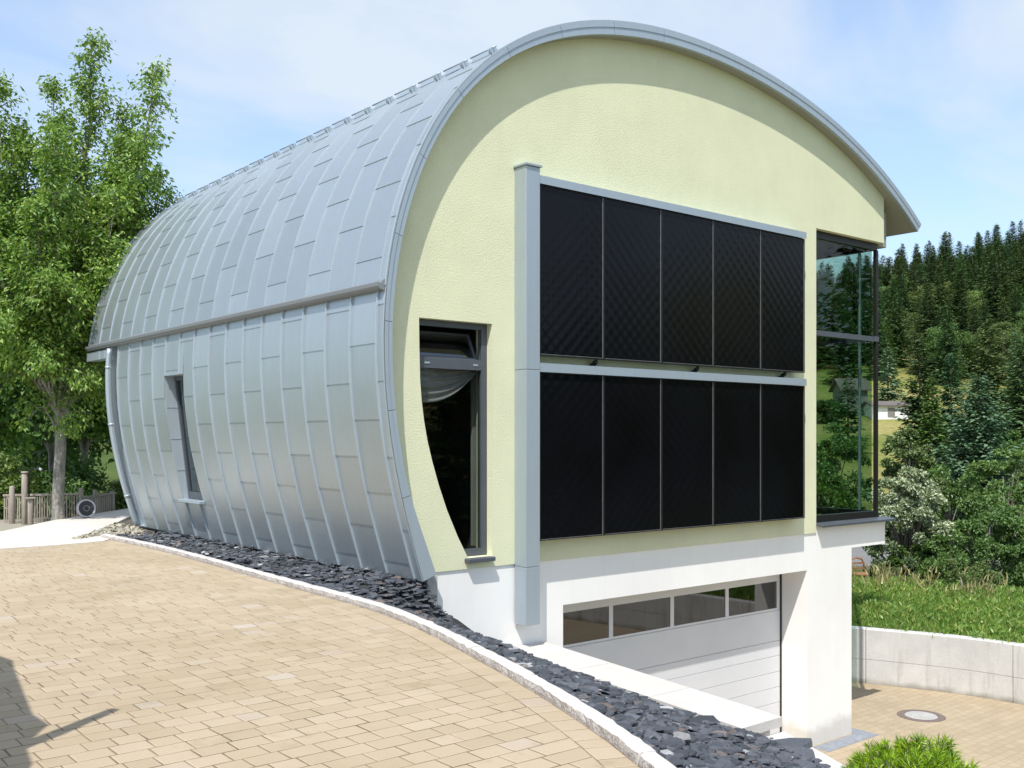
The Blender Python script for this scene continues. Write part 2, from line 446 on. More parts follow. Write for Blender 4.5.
def grid_lines(c0, c1, step, far):
    a = list(np.arange(c0, c1+1e-6, step)); s = step; x = c1
    while x < far: s *= 1.16; x += s; a.append(x)
    s = step; x = c0
    while x > -far: s *= 1.16; x -= s; a.insert(0, x)
    return a
gx = grid_lines(-14, 26, .5, 2600); gy = grid_lines(-16, 24, .5, 2600)
mb = MB()
vs = []
for y in gy:
    for x in gx:
        r, f = RF(x, y)
        z = ground(x, y)
        if f > 55: z += 1.2*noise.noise(Vector((x*.03, y*.03, 0)))*min(1, (f-55)/60)
        vs.append((x, y, z))
nx = len(gx)
mb.add(vs, [(j*nx+i, j*nx+i+1, (j+1)*nx+i+1, (j+1)*nx+i) for j in range(len(gy)-1) for i in range(nx-1)], 0, True)
struct(mb.build('ground', 'meadow'))

# ------------------------------------------------------------------ paved yard
def kdir(y):
    dx = xk(y+.2)-xk(y-.2); l = math.hypot(dx, .4); return dx/l, .4/l
def koff(y, d):                      # a point d metres left of the kerb line
    a, b = kdir(y); return xk(y)-b*d, y+a*d
def pav_top(x): return 7.25+(x+2.84)*.385 if x < -2.84 else 7.25
def edge_x(y, d):                    # x of the line d metres left of the kerb at height y
    a, b = kdir(y); return xk(y)-d/max(.3, b)
mb = MB()
def stone(q, z=0, ch=.003, th=.03):
    """one paving stone with a chamfered top from a ground quad q"""
    cx = sum(p[0] for p in q)/4; cy = sum(p[1] for p in q)/4
    t = [random.uniform(-.0015, .0015) for _ in range(2)]
    o = [(x, y, z-ch+(x-cx)*t[0]*8+(y-cy)*t[1]*8) for x, y in q]
    i = []
    for x, y in q:
        l = math.hypot(x-cx, y-cy); k = max(0, 1-.008/l*1.2)
        X, Y = cx+(x-cx)*k, cy+(y-cy)*k
        i.append((X, Y, z+(X-cx)*t[0]*8+(Y-cy)*t[1]*8))
    b = [(x, y, z-th) for x, y in q]
    mb.add(o+i+b, [(4, 5, 6, 7), (0, 1, 5, 4), (1, 2, 6, 5), (2, 3, 7, 6), (3, 0, 4, 7), (8, 9, 1, 0), (9, 10, 2, 1), (10, 11, 3, 2), (11, 8, 0, 3)])
g = .0044; gx_j = .0026
row = 0; y = -11.5
SOLD = .055+.17                      # kerb half width + the edge course
while y < 7.3:
    h = .158
    x1a, x1b = edge_x(y, SOLD), edge_x(y+h, SOLD)
    x = -11.5-random.uniform(0, .2)
    while x < max(x1a, x1b)-.02:
        wd = random.choice((.2, .2, .2, .2, .2, .155, .155, .235))
        xe = x+wd
        if min(x1a, x1b)-xe < .07: xe = 99
        ea, eb = min(xe, x1a), min(xe, x1b)
        if ea-x > .02 and eb-x > .02 and y+h*.5 < pav_top(x)+.12:
            stone([(x+gx_j, y+g), (ea-gx_j, y+g), (eb-gx_j, y+h-g), (x+gx_j, y+h-g)])
        x += wd if xe != 99 else 99
    y += h
# edge course following the kerb
y = -11.5
while y < 7.2:
    wd = random.choice((.2, .2, .14))
    a0 = koff(y, .055); a1 = koff(y+wd*kdir(y)[1], .055)
    b0 = koff(y, SOLD); b1 = koff(y+wd*kdir(y)[1], SOLD)
    def inn(p, q, t): return (p[0]+(q[0]-p[0])*t, p[1]+(q[1]-p[1])*t)
    e = .015
    stone([inn(inn(b0, b1, e), inn(a0, a1, e), e), inn(inn(b0, b1, e), inn(a0, a1, e), 1-e), inn(inn(b0, b1, 1-e), inn(a0, a1, 1-e), 1-e), inn(inn(b0, b1, 1-e), inn(a0, a1, 1-e), e)])
    y += wd*kdir(y)[1]
struct(mb.build('paved_yard', 'paver'))
def sheet0(name, mat, pts, z):
    m = MB(); m.add([(x, y, z) for x, y in pts]+[(x, y, z-.1) for x, y in pts], [(0, 1, 2, 3), (0, 4, 5, 1), (1, 5, 6, 2), (2, 6, 7, 3), (3, 7, 4, 0)])
    return m.build(name, mat, fixn=True)
mb = MB()
ys = [-11.6+.4*i for i in range(48)]
vs = []
for y in ys: vs += [(-11.8, y, -.0022), (edge_x(y, .03), y, -.0022)]
mb.add(vs, [(2*i, 2*i+1, 2*i+3, 2*i+2) for i in range(len(ys)-1)])
struct(mb.build('sand_bed', 'sand'))
struct(sheet0('forecourt', 'drive_paving', [(-40, -45), (-11.6, -45), (-11.6, 4.2), (-40, -4)], -.02)); struct(sheet0('forecourt', 'drive_paving', [(-11.6, -45), (-9, -45), (-7.5, -11.55), (-11.6, -11.55)], -.02))

# kerb of rough granite stones
mb = MB()
y = -11.5
while y < 7.3:
    ln = random.uniform(.85, 1.1)
    y2 = min(7.34, y+ln*kdir(y)[1])
    n = 12; sec = []
    for i in range(n+1):
        yy = y+.004+(y2-y-.008)*i/n
        jit = lambda a: random.uniform(-a, a)
        pr = [(.055, -.15), (.055+jit(.006), .02+jit(.006)), (.047+jit(.008), .052+jit(.005)), (.02, .062+jit(.002)), (-.045+jit(.006), .060+jit(.003)), (-.055, .03), (-.055, -.15)]
        for d, z in pr:
            p = koff(yy, d); sec.append((p[0], p[1], z))
    k = 7
    mi = [1, 1, 0, 0, 0, 0]
    for i in range(n):
        for j in range(k-1):
            mb.f.append([len(mb.v)+a for a in (i*k+j, i*k+j+1, (i+1)*k+j+1, (i+1)*k+j)]); mb.m.append(mi[j]); mb.sm.append(False)
    o = len(mb.v)
    mb.v.extend(sec)
    mb.f.append([o+j for j in range(k)]); mb.m.append(0); mb.sm.append(False)
    mb.f.append([o+n*k+j for j in range(k)][::-1]); mb.m.append(0); mb.sm.append(False)
    y = y2
struct(mb.build('kerb', ['granite', 'granite_rough'], fixn=True))

# ------------------------------------------------------------------ slate bed
def zc(y):                            # top of the coping along its yard side
    if y > -3.57: return -.93+.05*y*1.0 if y < 0 else -.93
    return -1.24+.25*(y+3.57)
def xc(y): return -.39 if y > -3.4 else -.39+.36*smooth(-3.5, -3.9, y)
def bed_z(x, y):
    k = xk(y); f = (x-k)/(xc(y)-k)
    f = max(0, min(1.15, f))
    e = 1.22-.22*smooth(0, -3.5, y)
    lift = .10*smooth(-3.5, -3.9, y)
    z = (f**e)*(zc(y)-.10+lift)
    z *= 1-smooth(-.55, -.02, y)*(1-smooth(-1.75, -1.2, x))
    return z+.012
mb = MB()
vs = []; ys = [-9.5+.2*i for i in range(85)]; nf = 14
for y in ys:
    k = xk(y)+.05
    xe = xc(y)+.05 if y < 0 else -1.5
    for i in range(nf+1):
        x = k+(xe-k)*i/nf
        vs.append((x, y, bed_z(x, y)-.035))
mb.add(vs, [(j*(nf+1)+i, j*(nf+1)+i+1, (j+1)*(nf+1)+i+1, (j+1)*(nf+1)+i) for j in range(len(ys)-1) for i in range(nf)], 0, True)
struct(mb.build('bed_soil', 'slate_fines'))
mb = MB()
def flake(x, y, z, s, tilt):
    n = random.randint(5, 7)
    st = random.uniform(.5, 1)
    a0 = random.uniform(0, 6.28)
    R = Matrix.Rotation(a0, 3, 'Z')
    ax = Vector((random.uniform(-1, 1), random.uniform(-1, 1), 0)).normalized()
    T = Matrix.Rotation(random.gauss(0, tilt), 3, ax)
    th = s*random.uniform(.07, .16)
    top = []; bot = []
    for i in range(n):
        t = 2*math.pi*(i+random.uniform(-.3, .3))/n
        r = s*random.uniform(.65, 1.05)
        p = Vector((math.cos(t)*r, math.sin(t)*r*st, 0))
        q = p*random.uniform(.86, .97)
        top.append(T @ (R @ (q+Vector((0, 0, th*random.uniform(.8, 1.2))))))
        bot.append(T @ (R @ (p-Vector((0, 0, th*.3)))))
    c = Vector((x, y, z))
    v = [tuple(p+c) for p in top]+[tuple(p+c) for p in bot]
    mb.add(v, [tuple(range(n))]+[(i+n, (i+1) % n+n, (i+1) % n, i) for i in range(n)])
random.seed(11)
cnt = 0
while cnt < 11500:
    y = random.uniform(-9, 7.35) if random.random() > .35 else random.uniform(-6.5, 0)
    k = xk(y)+.05
    xe = xc(y)-.02 if y < -.03 else (-1.60 if y > .15 else -1.5)
    if random.random() > (xe-k)/3.6+.08: continue
    x = random.uniform(k, xe)
    r, f = RF(x, y)
    s = random.choice((.03, .045, .055, .07, .085, .10))*(.95 if y < -1 else .8)
    if k+s*.6 > x: x = k+s*.6
    lump = .03*noise.noise(Vector((x*3, y*3, 1)))
    flake(x, y, bed_z(x, y)+random.uniform(-.03, .035)+lump, s, .17)
    cnt += 1
for (x, y, s) in ((-.15, -3.95, .28), (-.38, -4.2, .22), (-.5, -3.75, .16), (-.2, -4.5, .2), (-.9, -4.6, .15), (-1.3, -3.9, .14)):
    flake(x, y, bed_z(x, y)+.05, s, .1)
o = mb.build('slate_chippings', 'slate'); struct(o, 'stuff')
tag(o, 'dark blue grey slate chippings filling the bed between kerb and house', 'slate chippings')

# ------------------------------------------------------------------ path, gravel, lower yard
def sheet(name, mat, pts, z, th=.05):
    m = MB(); n = len(pts)
    tri = tessellate_polygon([[Vector((x, y, 0)) for x, y in pts]])
    zz = z if callable(z) else (lambda x, y: z)
    m.add([(x, y, zz(x, y)) for x, y in pts]+[(x, y, zz(x, y)-th) for x, y in pts],
          [tuple(t) for t in tri]+[(i, (i+1) % n, (i+1) % n+n, i+n) for i in range(n)])
    return m.build(name, mat, fixn=True)
def gpt(px, py, z=0):
    d = 1012*(EYE-z)/(py-436); return az(px, d)
path = [gpt(-260, 560), gpt(0, 549.5), gpt(60, 545.5), gpt(104, 541.5), gpt(118, 537.5), gpt(108, 534.5), gpt(72, 539.5), gpt(95, 531.5), gpt(118, 522.5), gpt(134, 514.5), gpt(170, 505), gpt(150, 503.5), gpt(129, 508.8), gpt(95, 514), gpt(50, 521.5), gpt(0, 532.3), gpt(-260, 540)]
struct(sheet('path', 'path_concrete', path, .012))
grav = [gpt(72, 540.5), gpt(108, 535.2), gpt(118, 537), gpt(150, 540), gpt(160, 520), gpt(136, 514.5), gpt(118, 522.8), gpt(95, 531.8)]
struct(sheet('gravel_bed', 'soil', grav, -.03))
mb = MB(); random.seed(3)
for i in range(1500):
    u, v_ = random.random(), random.random()
    px = 74+u*70; top = np.interp(px, [72, 95, 118, 136, 150], [539.5, 531.5, 522.5, 515, 517]); bot = np.interp(px, [72, 108, 118, 150], [540.5, 535.5, 537, 540])
    x, y = gpt(px, top+(bot-top)*v_)
    if x > -1.75: continue
    flake(x, y, -.01+random.uniform(-.015, .02), random.uniform(.03, .07), .5)
o = mb.build('gravel_stones', 'gravel'); struct(o, 'stuff'); tag(o, 'pale beige gravel between concrete path and slate strip', 'gravel')
struct(sheet('ground_strip', 'gravel', [gpt(-200, 545), gpt(0, 533.5), gpt(50, 522.6), gpt(95, 515), gpt(60, 512), gpt(-200, 525)], lambda x, y: -.10))

ZD = -3.37
WALL = [(7.0, 8.2), (7.6, 7.4), (8.6, 5.6), (9.5, 3.9), (10.34, 2.0), (11.02, .315), (11.237, -1.0), (11.30, -3), (11.2, -5.5), (10.8, -9), (10.0, -13)]
def cr(pts, n=8):
    out = []
    for i in range(len(pts)-1):
        p0 = Vector(pts[max(0, i-1)]); p1 = Vector(pts[i]); p2 = Vector(pts[i+1]); p3 = Vector(pts[min(len(pts)-1, i+2)])
        for k in range(n):
            t = k/n
            out.append(.5*((2*p1)+(p2-p0)*t+(2*p0-5*p1+4*p2-p3)*t*t+(3*p1-p0-3*p2+p3)*t**3))
    out.append(Vector(pts[-1])); return out
wl = cr([(a, b, 0) for a, b in WALL], 8)
def wnorm(i):
    d = wl[min(i+1, len(wl)-1)]-wl[max(i-1, 0)]; d.normalize()
    return Vector((-d.y, d.x, 0)) if (-d.y*1+d.x*.3) > 0 else Vector((d.y, -d.x, 0))
dp = [(.25, 9.5), (.25, -9), (1.5, -13)]
lower = [(-.2, 9.0), (-.2, -13)]+[(p.x+.05, p.y) for p in wl[::-1]]
struct(sheet('driveway', 'drive_paving', lower, ZD, .1))

cw = thing('concrete_retaining_wall', 'pale board marked concrete retaining wall curving below the grass bank', 'retaining wall', (11.0, .3, ZD))
# cast in panels: butt joints between them, a pour line at two thirds height
joints = [0, 17, 33, 47, 61, 73, len(wl)-1]
for a, b in zip(joints, joints[1:]):
    b = min(b, len(wl)-1)
    m = MB(); prof = [(0, 0), (0, .48), (.006, .484), (.006, .492), (-.004, .496), (-.004, 1.09), (.012, 1.105), (.24, 1.105), (.25, 1.09), (.25, -.3)]
    vs = []; k = len(prof)
    for i in range(a, b+1):
        p = wl[i]; n = wnorm(i)
        q = p+Vector((0, 0, 0))
        if i == a: q = q+(wl[i+1]-wl[i]).normalized()*.006
        if i == b: q = q-(wl[i]-wl[i-1]).normalized()*.006
        for d, z in prof: vs.append(tuple(q+n*d+Vector((0, 0, ZD+z))))
    fs = [(i*k+j, i*k+j+1, (i+1)*k+j+1, (i+1)*k+j) for i in range(b-a) for j in range(k-1)]
    fs += [tuple(range(k)), tuple((b-a)*k+j for j in range(k))[::-1]]
    m.add(vs, fs); m.build('wall_panel', 'board_concrete', cw, origin=(11.0, .3, ZD), fixn=True)

# grass bank behind it
BANK = [(.2, -2.30), (.6, -2.25), (1.5, -2.21), (3, -2.16), (4.6, -2.13), (6, -2.22), (9, -2.8), (13, -3.9)]
def bank_pt(i, d, off=0):
    n = wnorm(i); p = wl[i]+n*d
    return Vector((p.x, p.y, lerp_tab(BANK, d)+off+.06*noise.noise(Vector((p.x*.8, p.y*.8, 0)))))
mb = MB(); ds = [.2, .4, .7, 1, 1.5, 2, 2.5, 3, 3.6, 4.2, 5, 6, 7.5, 9, 11, 13]; k = len(ds)
vs = [tuple(bank_pt(i, d)) for i in range(len(wl)) for d in ds]
mb.add(vs, [(i*k+j, i*k+j+1, (i+1)*k+j+1, (i+1)*k+j) for i in range(len(wl)-1) for j in range(k-1)], 0, True)
struct(mb.build('grass_bank', 'meadow', fixn=True))
random.seed(21)
mb = MB()
def blade(m, p, h, w, lean):
    a = random.uniform(0, 6.28); dx, dy = math.cos(a), math.sin(a)
    lx, ly = random.gauss(0, lean)*h, random.gauss(0, lean)*h
    m.add([(p.x-dx*w, p.y-dy*w, p.z-.02), (p.x+dx*w, p.y+dy*w, p.z-.02), (p.x+lx*.45+dx*w*.8, p.y+ly*.45+dy*w*.8, p.z+h*.6), (p.x+lx, p.y+ly, p.z+h), (p.x+lx*.45-dx*w*.8, p.y+ly*.45-dy*w*.8, p.z+h*.6)], [(0, 1, 2, 3, 4)])
def bank_rand(d0, d1):
    i = random.randint(12, len(wl)-12); t = random.random()
    d = random.uniform(d0, d1)
    p = bank_pt(i, d).lerp(bank_pt(i+1, d), t); return p, d
for c in range(6500):
    p, d = bank_rand(.22, 6.2)
    tall = .08+.15*smooth(.2, 1.8, d)
    tall *= .7+.6*(noise.noise(Vector((p.x*.7, p.y*.7, 3)))*.5+.5)
    for b in range(7):
        q = p+Vector((random.gauss(0, .09), random.gauss(0, .09), 0))
        blade(mb, q, tall*random.uniform(.5, 1.2), random.uniform(.006, .012), .35)
    if random.random() < .3:      # broad leaved weeds
        for b in range(6):
            q = p+Vector((random.gauss(0, .08), random.gauss(0, .08), tall*random.uniform(.4, 1)))
            blade(mb, q, .06, .018, 1.2)
o = mb.build('grass', 'grass_blade'); struct(o, 'stuff'); tag(o, 'long green grass and weeds on the bank above the concrete wall', 'grass')
mb = MB()
for c in range(520):
    p, d = bank_rand(3.4, 6.2)
    if noise.noise(Vector((p.x*.9, p.y*.9, 8))) < -.05: continue
    h = random.uniform(.3, .62)
    for b in range(3):
        q = p+Vector((random.gauss(0, .06), random.gauss(0, .06), 0))
        blade(mb, q, h*random.uniform(.7, 1.15), .006, .16)
        e = q+Vector((0, 0, h*.85))
        blade(mb, e, .14, .016, .5)
o = mb.build('tall_grass', 'straw'); struct(o, 'stuff'); tag(o, 'dry straw coloured seed stalks along the top of the grass bank', 'tall grass')

# coping wall of the slate bed
rw = thing('retaining_wall', 'low white wall with stepped granite coping beside the slate bed', 'retaining wall', (-.1, -2, ZD))
m = MB()
def ramp_box(m, x0, x1, ya, yb, za, zb, th, mi=0, bev=0):
    v = [(x0, ya, za-th), (x1, ya, za-th), (x1, yb, zb-th), (x0, yb, zb-th), (x0, ya, za), (x1, ya, za), (x1, yb, zb), (x0, yb, zb)]
    m.add(v, [(0,3,2,1),(4,5,6,7),(0,1,5,4),(1,2,6,5),(2,3,7,6),(3,0,4,7)], mi)
ramp_box(m, -.33, .13, 0.02, -3.5, -1.03, -1.205, 2.4)
ramp_box(m, -.33, .13, -3.5, -8.5, -1.33, -2.57, 2.0)
m.build('wall', 'plaster_white', rw, fixn=True)
for i in range(3):
    m = MB(); a, b = -.004-1.19*i, -1.186-1.19*i
    ramp_box(m, -.39, .235, a, b, -.93+.05*a, -.93+.05*b, .095); m.build('coping', 'granite', rw, fixn=True)
for i in range(4):
    m = MB(); a, b = -3.59-1.2*i, -4.784-1.2*i
    ramp_box(m, -.39, .235, a, b, -1.24+.25*(a+3.57), -1.24+.25*(b+3.57), .085); m.build('coping', 'granite', rw, fixn=True)

struct(sheet('drip_strip', 'dark_strip', [(5.95, -.32), (7.42, -.32), (7.42, .9), (7.14, .9), (7.14, -.02), (5.95, -.02)], ZD+.006, .02))
mh = thing('manhole_cover', 'round concrete manhole cover with rusty rim in the lower driveway', 'manhole cover', (9.05, -.17, ZD))
m = MB(); M4 = Matrix.Translation((9.05, -.17, ZD))
m.lathe([(.285, -.02), (.285, .010), (.40, .010), (.41, .004), (.41, -.02)], 40, 0, M4); m.build('rim', 'manhole_ring', mh, fixn=True)
m = MB(); m.lathe([(0.001, .008), (.05, .013), (.27, .013), (.278, .006), (.278, -.02)], 40, 0, M4); m.build('lid', 'manhole_concrete', mh, fixn=True)
rd = [W(6, 41), W(14, 39), W(24, 38), W(24, 47), W(14, 48), W(6, 49)]
struct(sheet('road', 'road_asphalt', rd, lambda x, y: -3.36, .3))

# ------------------------------------------------------------------ the house
PR = [(-1.723, 0.025), (-1.809, 0.293), (-1.891, 0.563), (-1.969, 0.834), (-2.039, 1.108), (-2.1, 1.383), (-2.151, 1.661), (-2.19, 1.94), (-2.218, 2.221), (-2.232, 2.502), (-2.234, 2.784), (-2.221, 3.066), (-2.193, 3.347), (-2.151, 3.626), (-2.093, 3.902), (-2.019, 4.174), (-1.928, 4.441), (-1.82, 4.702), (-1.696, 4.955), (-1.554, 5.198), (-1.395, 5.431), (-1.219, 5.652), (-1.028, 5.86), (-0.822, 6.053), (-0.603, 6.23), (-0.372, 6.391), (-0.13, 6.537), (0.12, 6.666), (0.379, 6.78), (0.643, 6.879), (0.912, 6.963), (1.185, 7.034), (1.461, 7.092), (1.739, 7.139), (2.019, 7.174), (2.3, 7.2), (2.582, 7.216), (2.864, 7.224), (3.146, 7.223), (3.428, 7.215), (3.709, 7.2), (3.991, 7.178), (4.271, 7.149), (4.551, 7.114), (4.83, 7.072), (5.108, 7.024), (5.385, 6.97), (5.66, 6.909), (5.934, 6.841), (6.206, 6.765), (6.476, 6.683), (6.743, 6.592), (7.008, 6.495), (7.269, 6.389), (7.527, 6.276), (7.782, 6.154), (8.033, 6.025), (8.279, 5.887), (8.521, 5.742), (8.757, 5.587), (8.986, 5.423)]
PA = np.array(PR); DS = 16.9263/60; SL = 16.9263
def prof(s, off=0):
    """point on the roll shaped section at arc length s, pushed outwards by off"""
    t = max(0, min(59.9999, s/DS)); i = int(t); u = t-i
    p = PA[i]*(1-u)+PA[i+1]*u
    a = PA[max(0, i-1)]; b = PA[min(60, i+2)]; c0 = PA[i+1]-a; c1 = b-PA[i]
    d = c0*(1-u)+c1*u; d = d/np.hypot(*d)
    n = np.array([-d[1], d[0]])
    if s > SL: p = p+d*(s-SL)
    q = p+n*off
    return float(q[0]), float(q[1])
def thick(s): return .105+.06*smooth(5.5, 9.5, s)+.085*(1-smooth(-.2, 1.3, s))
S_GUT = 3.2/1.0
# arc length at the gutter (z = 3.2 on the left side)
S_GUT = min((s/100 for s in range(0, 500)), key=lambda s: abs(prof(s)[1]-3.29))
YF, YB, YL = -.2, 10.3, 8.97
HO = Vector((3.2, 4.2, ZD))
house = thing('house', 'house shaped like a rolled barrel, clad in grey zinc with a pale yellow gable', 'house', HO)

SEAMS = [-.06+.5725*k for k in range(19)]
WY0, WY1, WZ0, WZ1 = 5.52, 6.32, .64, 2.60
def s_at_z(z): return min((s/200 for s in range(0, 1000)), key=lambda s: abs(prof(s)[1]-z))
WS0, WS1 = s_at_z(WZ0), s_at_z(WZ1)

def strip(m, y0, y1, sa, sb, lift0=.009, lift1=.0005, mi=0):
    n = max(2, int((sb-sa)/.1)); vs = []
    for i in range(n+1):
        s = sa+(sb-sa)*i/n; o = lift0+(lift1-lift0)*i/n
        x, z = prof(s, o); vs += [(x, y0, z), (x, y1, z)]
    x, z = prof(sa, -.004); x2, z2 = prof(sa, lift0)
    m.add(vs, [(2*i, 2*i+1, 2*i+3, 2*i+2) for i in range(n)], mi, True)
    m.add([(x, y0, z), (x, y1, z), (x2, y1, z2), (x2, y0, z2)], [(0, 1, 2, 3)], mi)
def seam(m, y, sa, sb, h=.03, w=.0055):
    n = max(2, int((sb-sa)/.1)); vs = []
    for i in range(n+1):
        s = sa+(sb-sa)*i/n
        for yy, o in ((y-w, 0), (y-w*1.1, h), (y+w*1.1, h), (y+w, 0)):
            x, z = prof(s, o); vs.append((x, yy, z))
    fs = [(4*i+j, 4*i+j+1, 4*i+j+5, 4*i+j+4) for i in range(n) for j in range(3)]
    fs += [(0, 1, 2, 3), (4*n+3, 4*n+2, 4*n+1, 4*n)]
    m.add(vs, fs, 1, False)

def clad(m, ya, yb, s0, s1, bays, jl, ph, window=False):
    for k, (a, b) in enumerate(bays):
        js = [s for s in np.arange(s0+ph+(jl/2 if k % 2 else 0)-jl, s1, jl) if s0+.12 < s < s1-.12]
        cuts = [s0]+js+[s1]
        cols = [(a, b)]
        if window:
            e = sorted({a, b, *[w for w in (WY0, WY1) if a < w < b]}); cols = list(zip(e, e[1:]))
        for c0, c1 in cols:
            inside = window and c0 >= WY0-1e-6 and c1 <= WY1+1e-6
            for p, q in zip(cuts, cuts[1:]):
                if not inside: strip(m, c0, c1, p, q)
                else:
                    if p < WS0: strip(m, c0, c1, p, min(q, WS0))
                    if q > WS1: strip(m, c0, c1, max(p, WS1), q)
# lower half: standing seam cladding
low = [(YF, SEAMS[0])]+[(a, b) for a, b in zip(SEAMS, SEAMS[1:]) if b < YL+.1]
low = [(a, min(b, YL)) for a, b in low]
m = MB(); clad(m, YF, YL, 0, S_GUT, low, .84, (S_GUT-.62) % .84-.42, True)
for y in SEAMS:
    if y > YL: continue
    if WY0 < y < WY1:
        seam(m, y, .01, WS0-.02); seam(m, y, WS1+.01, S_GUT)
    else: seam(m, y, .01, S_GUT)
seam(m, YF+.006, .0, S_GUT, .012); seam(m, YL-.006, 0, S_GUT, .02)
m.build('barrel_cladding', ['zinc', 'zinc_lit'], house)
# upper half: the roof
top = [(YF, SEAMS[0])]+[(a, b) for a, b in zip(SEAMS, SEAMS[1:])]
top = [(a, min(b, YB)) for a, b in top if a < YB]+[(SEAMS[-1], YB)]
m = MB(); clad(m, YF, YB, S_GUT, SL, top, .92, .80)
for y in SEAMS: seam(m, y, S_GUT+.01, SL-.02, .020, .0032)
seam(m, YF+.008, S_GUT, SL, .022, .008); seam(m, YB-.008, S_GUT, SL, .022, .008)
roof = m.build('roof', ['zinc', 'zinc_lit'], house)

# fascia on the gable: cover strips about a metre long, upper lip proud
m = MB()
fj = list(np.arange(0, SL, .98)); fj[-1] = SL
def fsec(s, th): 
    return [(prof(s, .004), YF-.012), (prof(s, -th*.42), YF-.012), (prof(s, -th*.45), YF-.002), (prof(s, -th), YF-.002), (prof(s, -th), YF+.05)]
for a, b in zip(fj, fj[1:]):
    n = 7; vs = []
    for i in range(n+1):
        s = a+.003+(b-a-.006)*i/n
        for (x, z), y in fsec(s, thick(s)): vs.append((x, y, z))
    m.add(vs, [(5*i+j, 5*i+j+1, 5*i+j+6, 5*i+j+5) for i in range(n) for j in range(4)]+[tuple(range(5)), tuple(5*n+j for j in range(5))[::-1]], 0, False)
m.build('fascia', 'zinc_trim', house)
# soffit: underside of the shell, and end closures
m = MB(); n = 80
vs = []
for y0, y1, sa, sb in ((YF+.004, .30, 0, SL), (.30, 8.6, 13.9, SL), (8.6, YB, S_GUT, SL)):
    vs = []
    for i in range(n+1):
        s = sa+(sb-sa)*i/n; x, z = prof(s, -thick(s)+.004)
        vs += [(x, y0, z), (x, y1, z)]
    m.add(vs, [(2*i, 2*i+2, 2*i+3, 2*i+1) for i in range(n)], 0, True)
m.build('soffit', 'soffit_paint', house)
m = MB()
def endcap(s, yb):
    a = prof(s, .002); b = prof(s, -thick(s)); 
    m.add([(a[0], YF, a[1]), (a[0], yb, a[1]), (b[0], yb, b[1]), (b[0], YF, b[1])], [(0, 1, 2, 3)])
endcap(0, YL); endcap(SL-.001, YB)
for i in range(n):                    # rear edge
    a, b = SL*i/n, SL*(i+1)/n; y = (YB if a > S_GUT-.05 else YL)-.002
    q = [prof(a), prof(b), prof(b, -thick(b)), prof(a, -thick(a))]
    m.add([(x, y, z) for x, z in q], [(0, 1, 2, 3)])
m.build('edge_trim', 'zinc_trim', house)

# gable wall, following the inside of the shell
def inner(s, e=.0): return prof(s, -thick(s)-e)
XR = 8.11
sR = min((s/200 for s in range(2400, 3386)), key=lambda s: abs(inner(s)[0]-XR))
sL = s_at_z(.17)
prof_pts = [inner(sL+(sR-sL)*i/70, -.006) for i in range(71)]
outline = [(-1.555, .08)]+prof_pts[1:-1]+[(XR, prof_pts[-1][1]), (XR, 5.02), (6.085, 5.02), (6.085, .08)]
lw_hole = [(-.588, .21), (-.95, .21), (-1.10, .47), (-1.255, .79), (-1.37, 1.08), (-1.466, 1.37), (-1.53, 1.6), (-1.577, 1.83), (-1.61, 2.06), (-1.63, 2.29), (-1.64, 2.66), (-1.645, 3.0), (-.588, 3.0)]
m = MB(); m.plate([outline, lw_hole], 0, .32); m.build('gable_wall', 'stucco_yellow', house, fixn=True)
# white base with the garage opening and the cantilever on the right
gx0, gx1, gz = .577, 5.859, -.51
base = [(-1.50, -.9), (-1.50, .078), (6.083, .078), (6.083, .20), (8.172, .20), (8.172, -.235), (7.132, -.235), (7.132, ZD-.1), (gx1, ZD-.1), (gx1, gz), (gx0, gz), (gx0, ZD-.1), (-.2, ZD-.1), (-.2, -1.3)]
m = MB(); m.plate([base], .018, .60); m.build('base_wall', 'plaster_white', house, fixn=True)
m = MB()
m.box(-1.60, -1.46, -.10, YL-.05, -.6, .055); m.build('plinth', 'manhole_concrete', house)
m = MB()   # walls that close the body of the house
m.box(6.9, 7.12, .604, 8.9, ZD-.1, -.24)
m.box(7.9, 8.1, 2.9, 8.9, -.22, 5.6)
m.box(7.125, 8.12, .604, 8.9, -.235, -.03)
m.build('side_wall', 'plaster_white', house)
m = MB(); m.plate([[inner(.1), *[inner(.1+(sR-.1)*i/50, .01) for i in range(1, 50)], (8.09, 5.7), (8.09, -.2), (7.1, -.25), (7.1, ZD), (-1.3, ZD)]], 8.6, 8.85); m.build('rear_wall', 'plaster_white', house, fixn=True)
m = MB(); m.box(8.114, 8.36, .10, 8.9, 4.98, 5.60, bev=.008); m.build('eaves_box', 'soffit_paint', house)

# gutter and downpipe
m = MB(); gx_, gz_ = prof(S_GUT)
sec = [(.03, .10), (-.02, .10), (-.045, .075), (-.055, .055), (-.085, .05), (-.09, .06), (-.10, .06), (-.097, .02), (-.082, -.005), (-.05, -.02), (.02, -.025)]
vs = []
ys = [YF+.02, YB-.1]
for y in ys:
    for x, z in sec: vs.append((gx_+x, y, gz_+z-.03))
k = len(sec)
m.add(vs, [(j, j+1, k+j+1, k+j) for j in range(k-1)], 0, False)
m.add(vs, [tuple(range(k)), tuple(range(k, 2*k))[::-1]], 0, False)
gut = m.build('gutter', 'zinc_shaded', house, fixn=True)
m = MB(); m.box(gx_-.05, gx_+.14, YL, YB-.02, gz_-.24, gz_-.085)
for y in (YL+.25, YL+.55): m.box(gx_-.066, gx_-.049, y, y+.012, gz_-.24, gz_-.085)
m.build('eaves_board', 'zinc_trim', house)
m = MB(); m.tube([prof(s, .075) for s in [0]] and [(prof(s, .07)[0], 8.86, prof(s, .07)[1]) for s in np.arange(.03, S_GUT-.05, .1)], .047, 12)
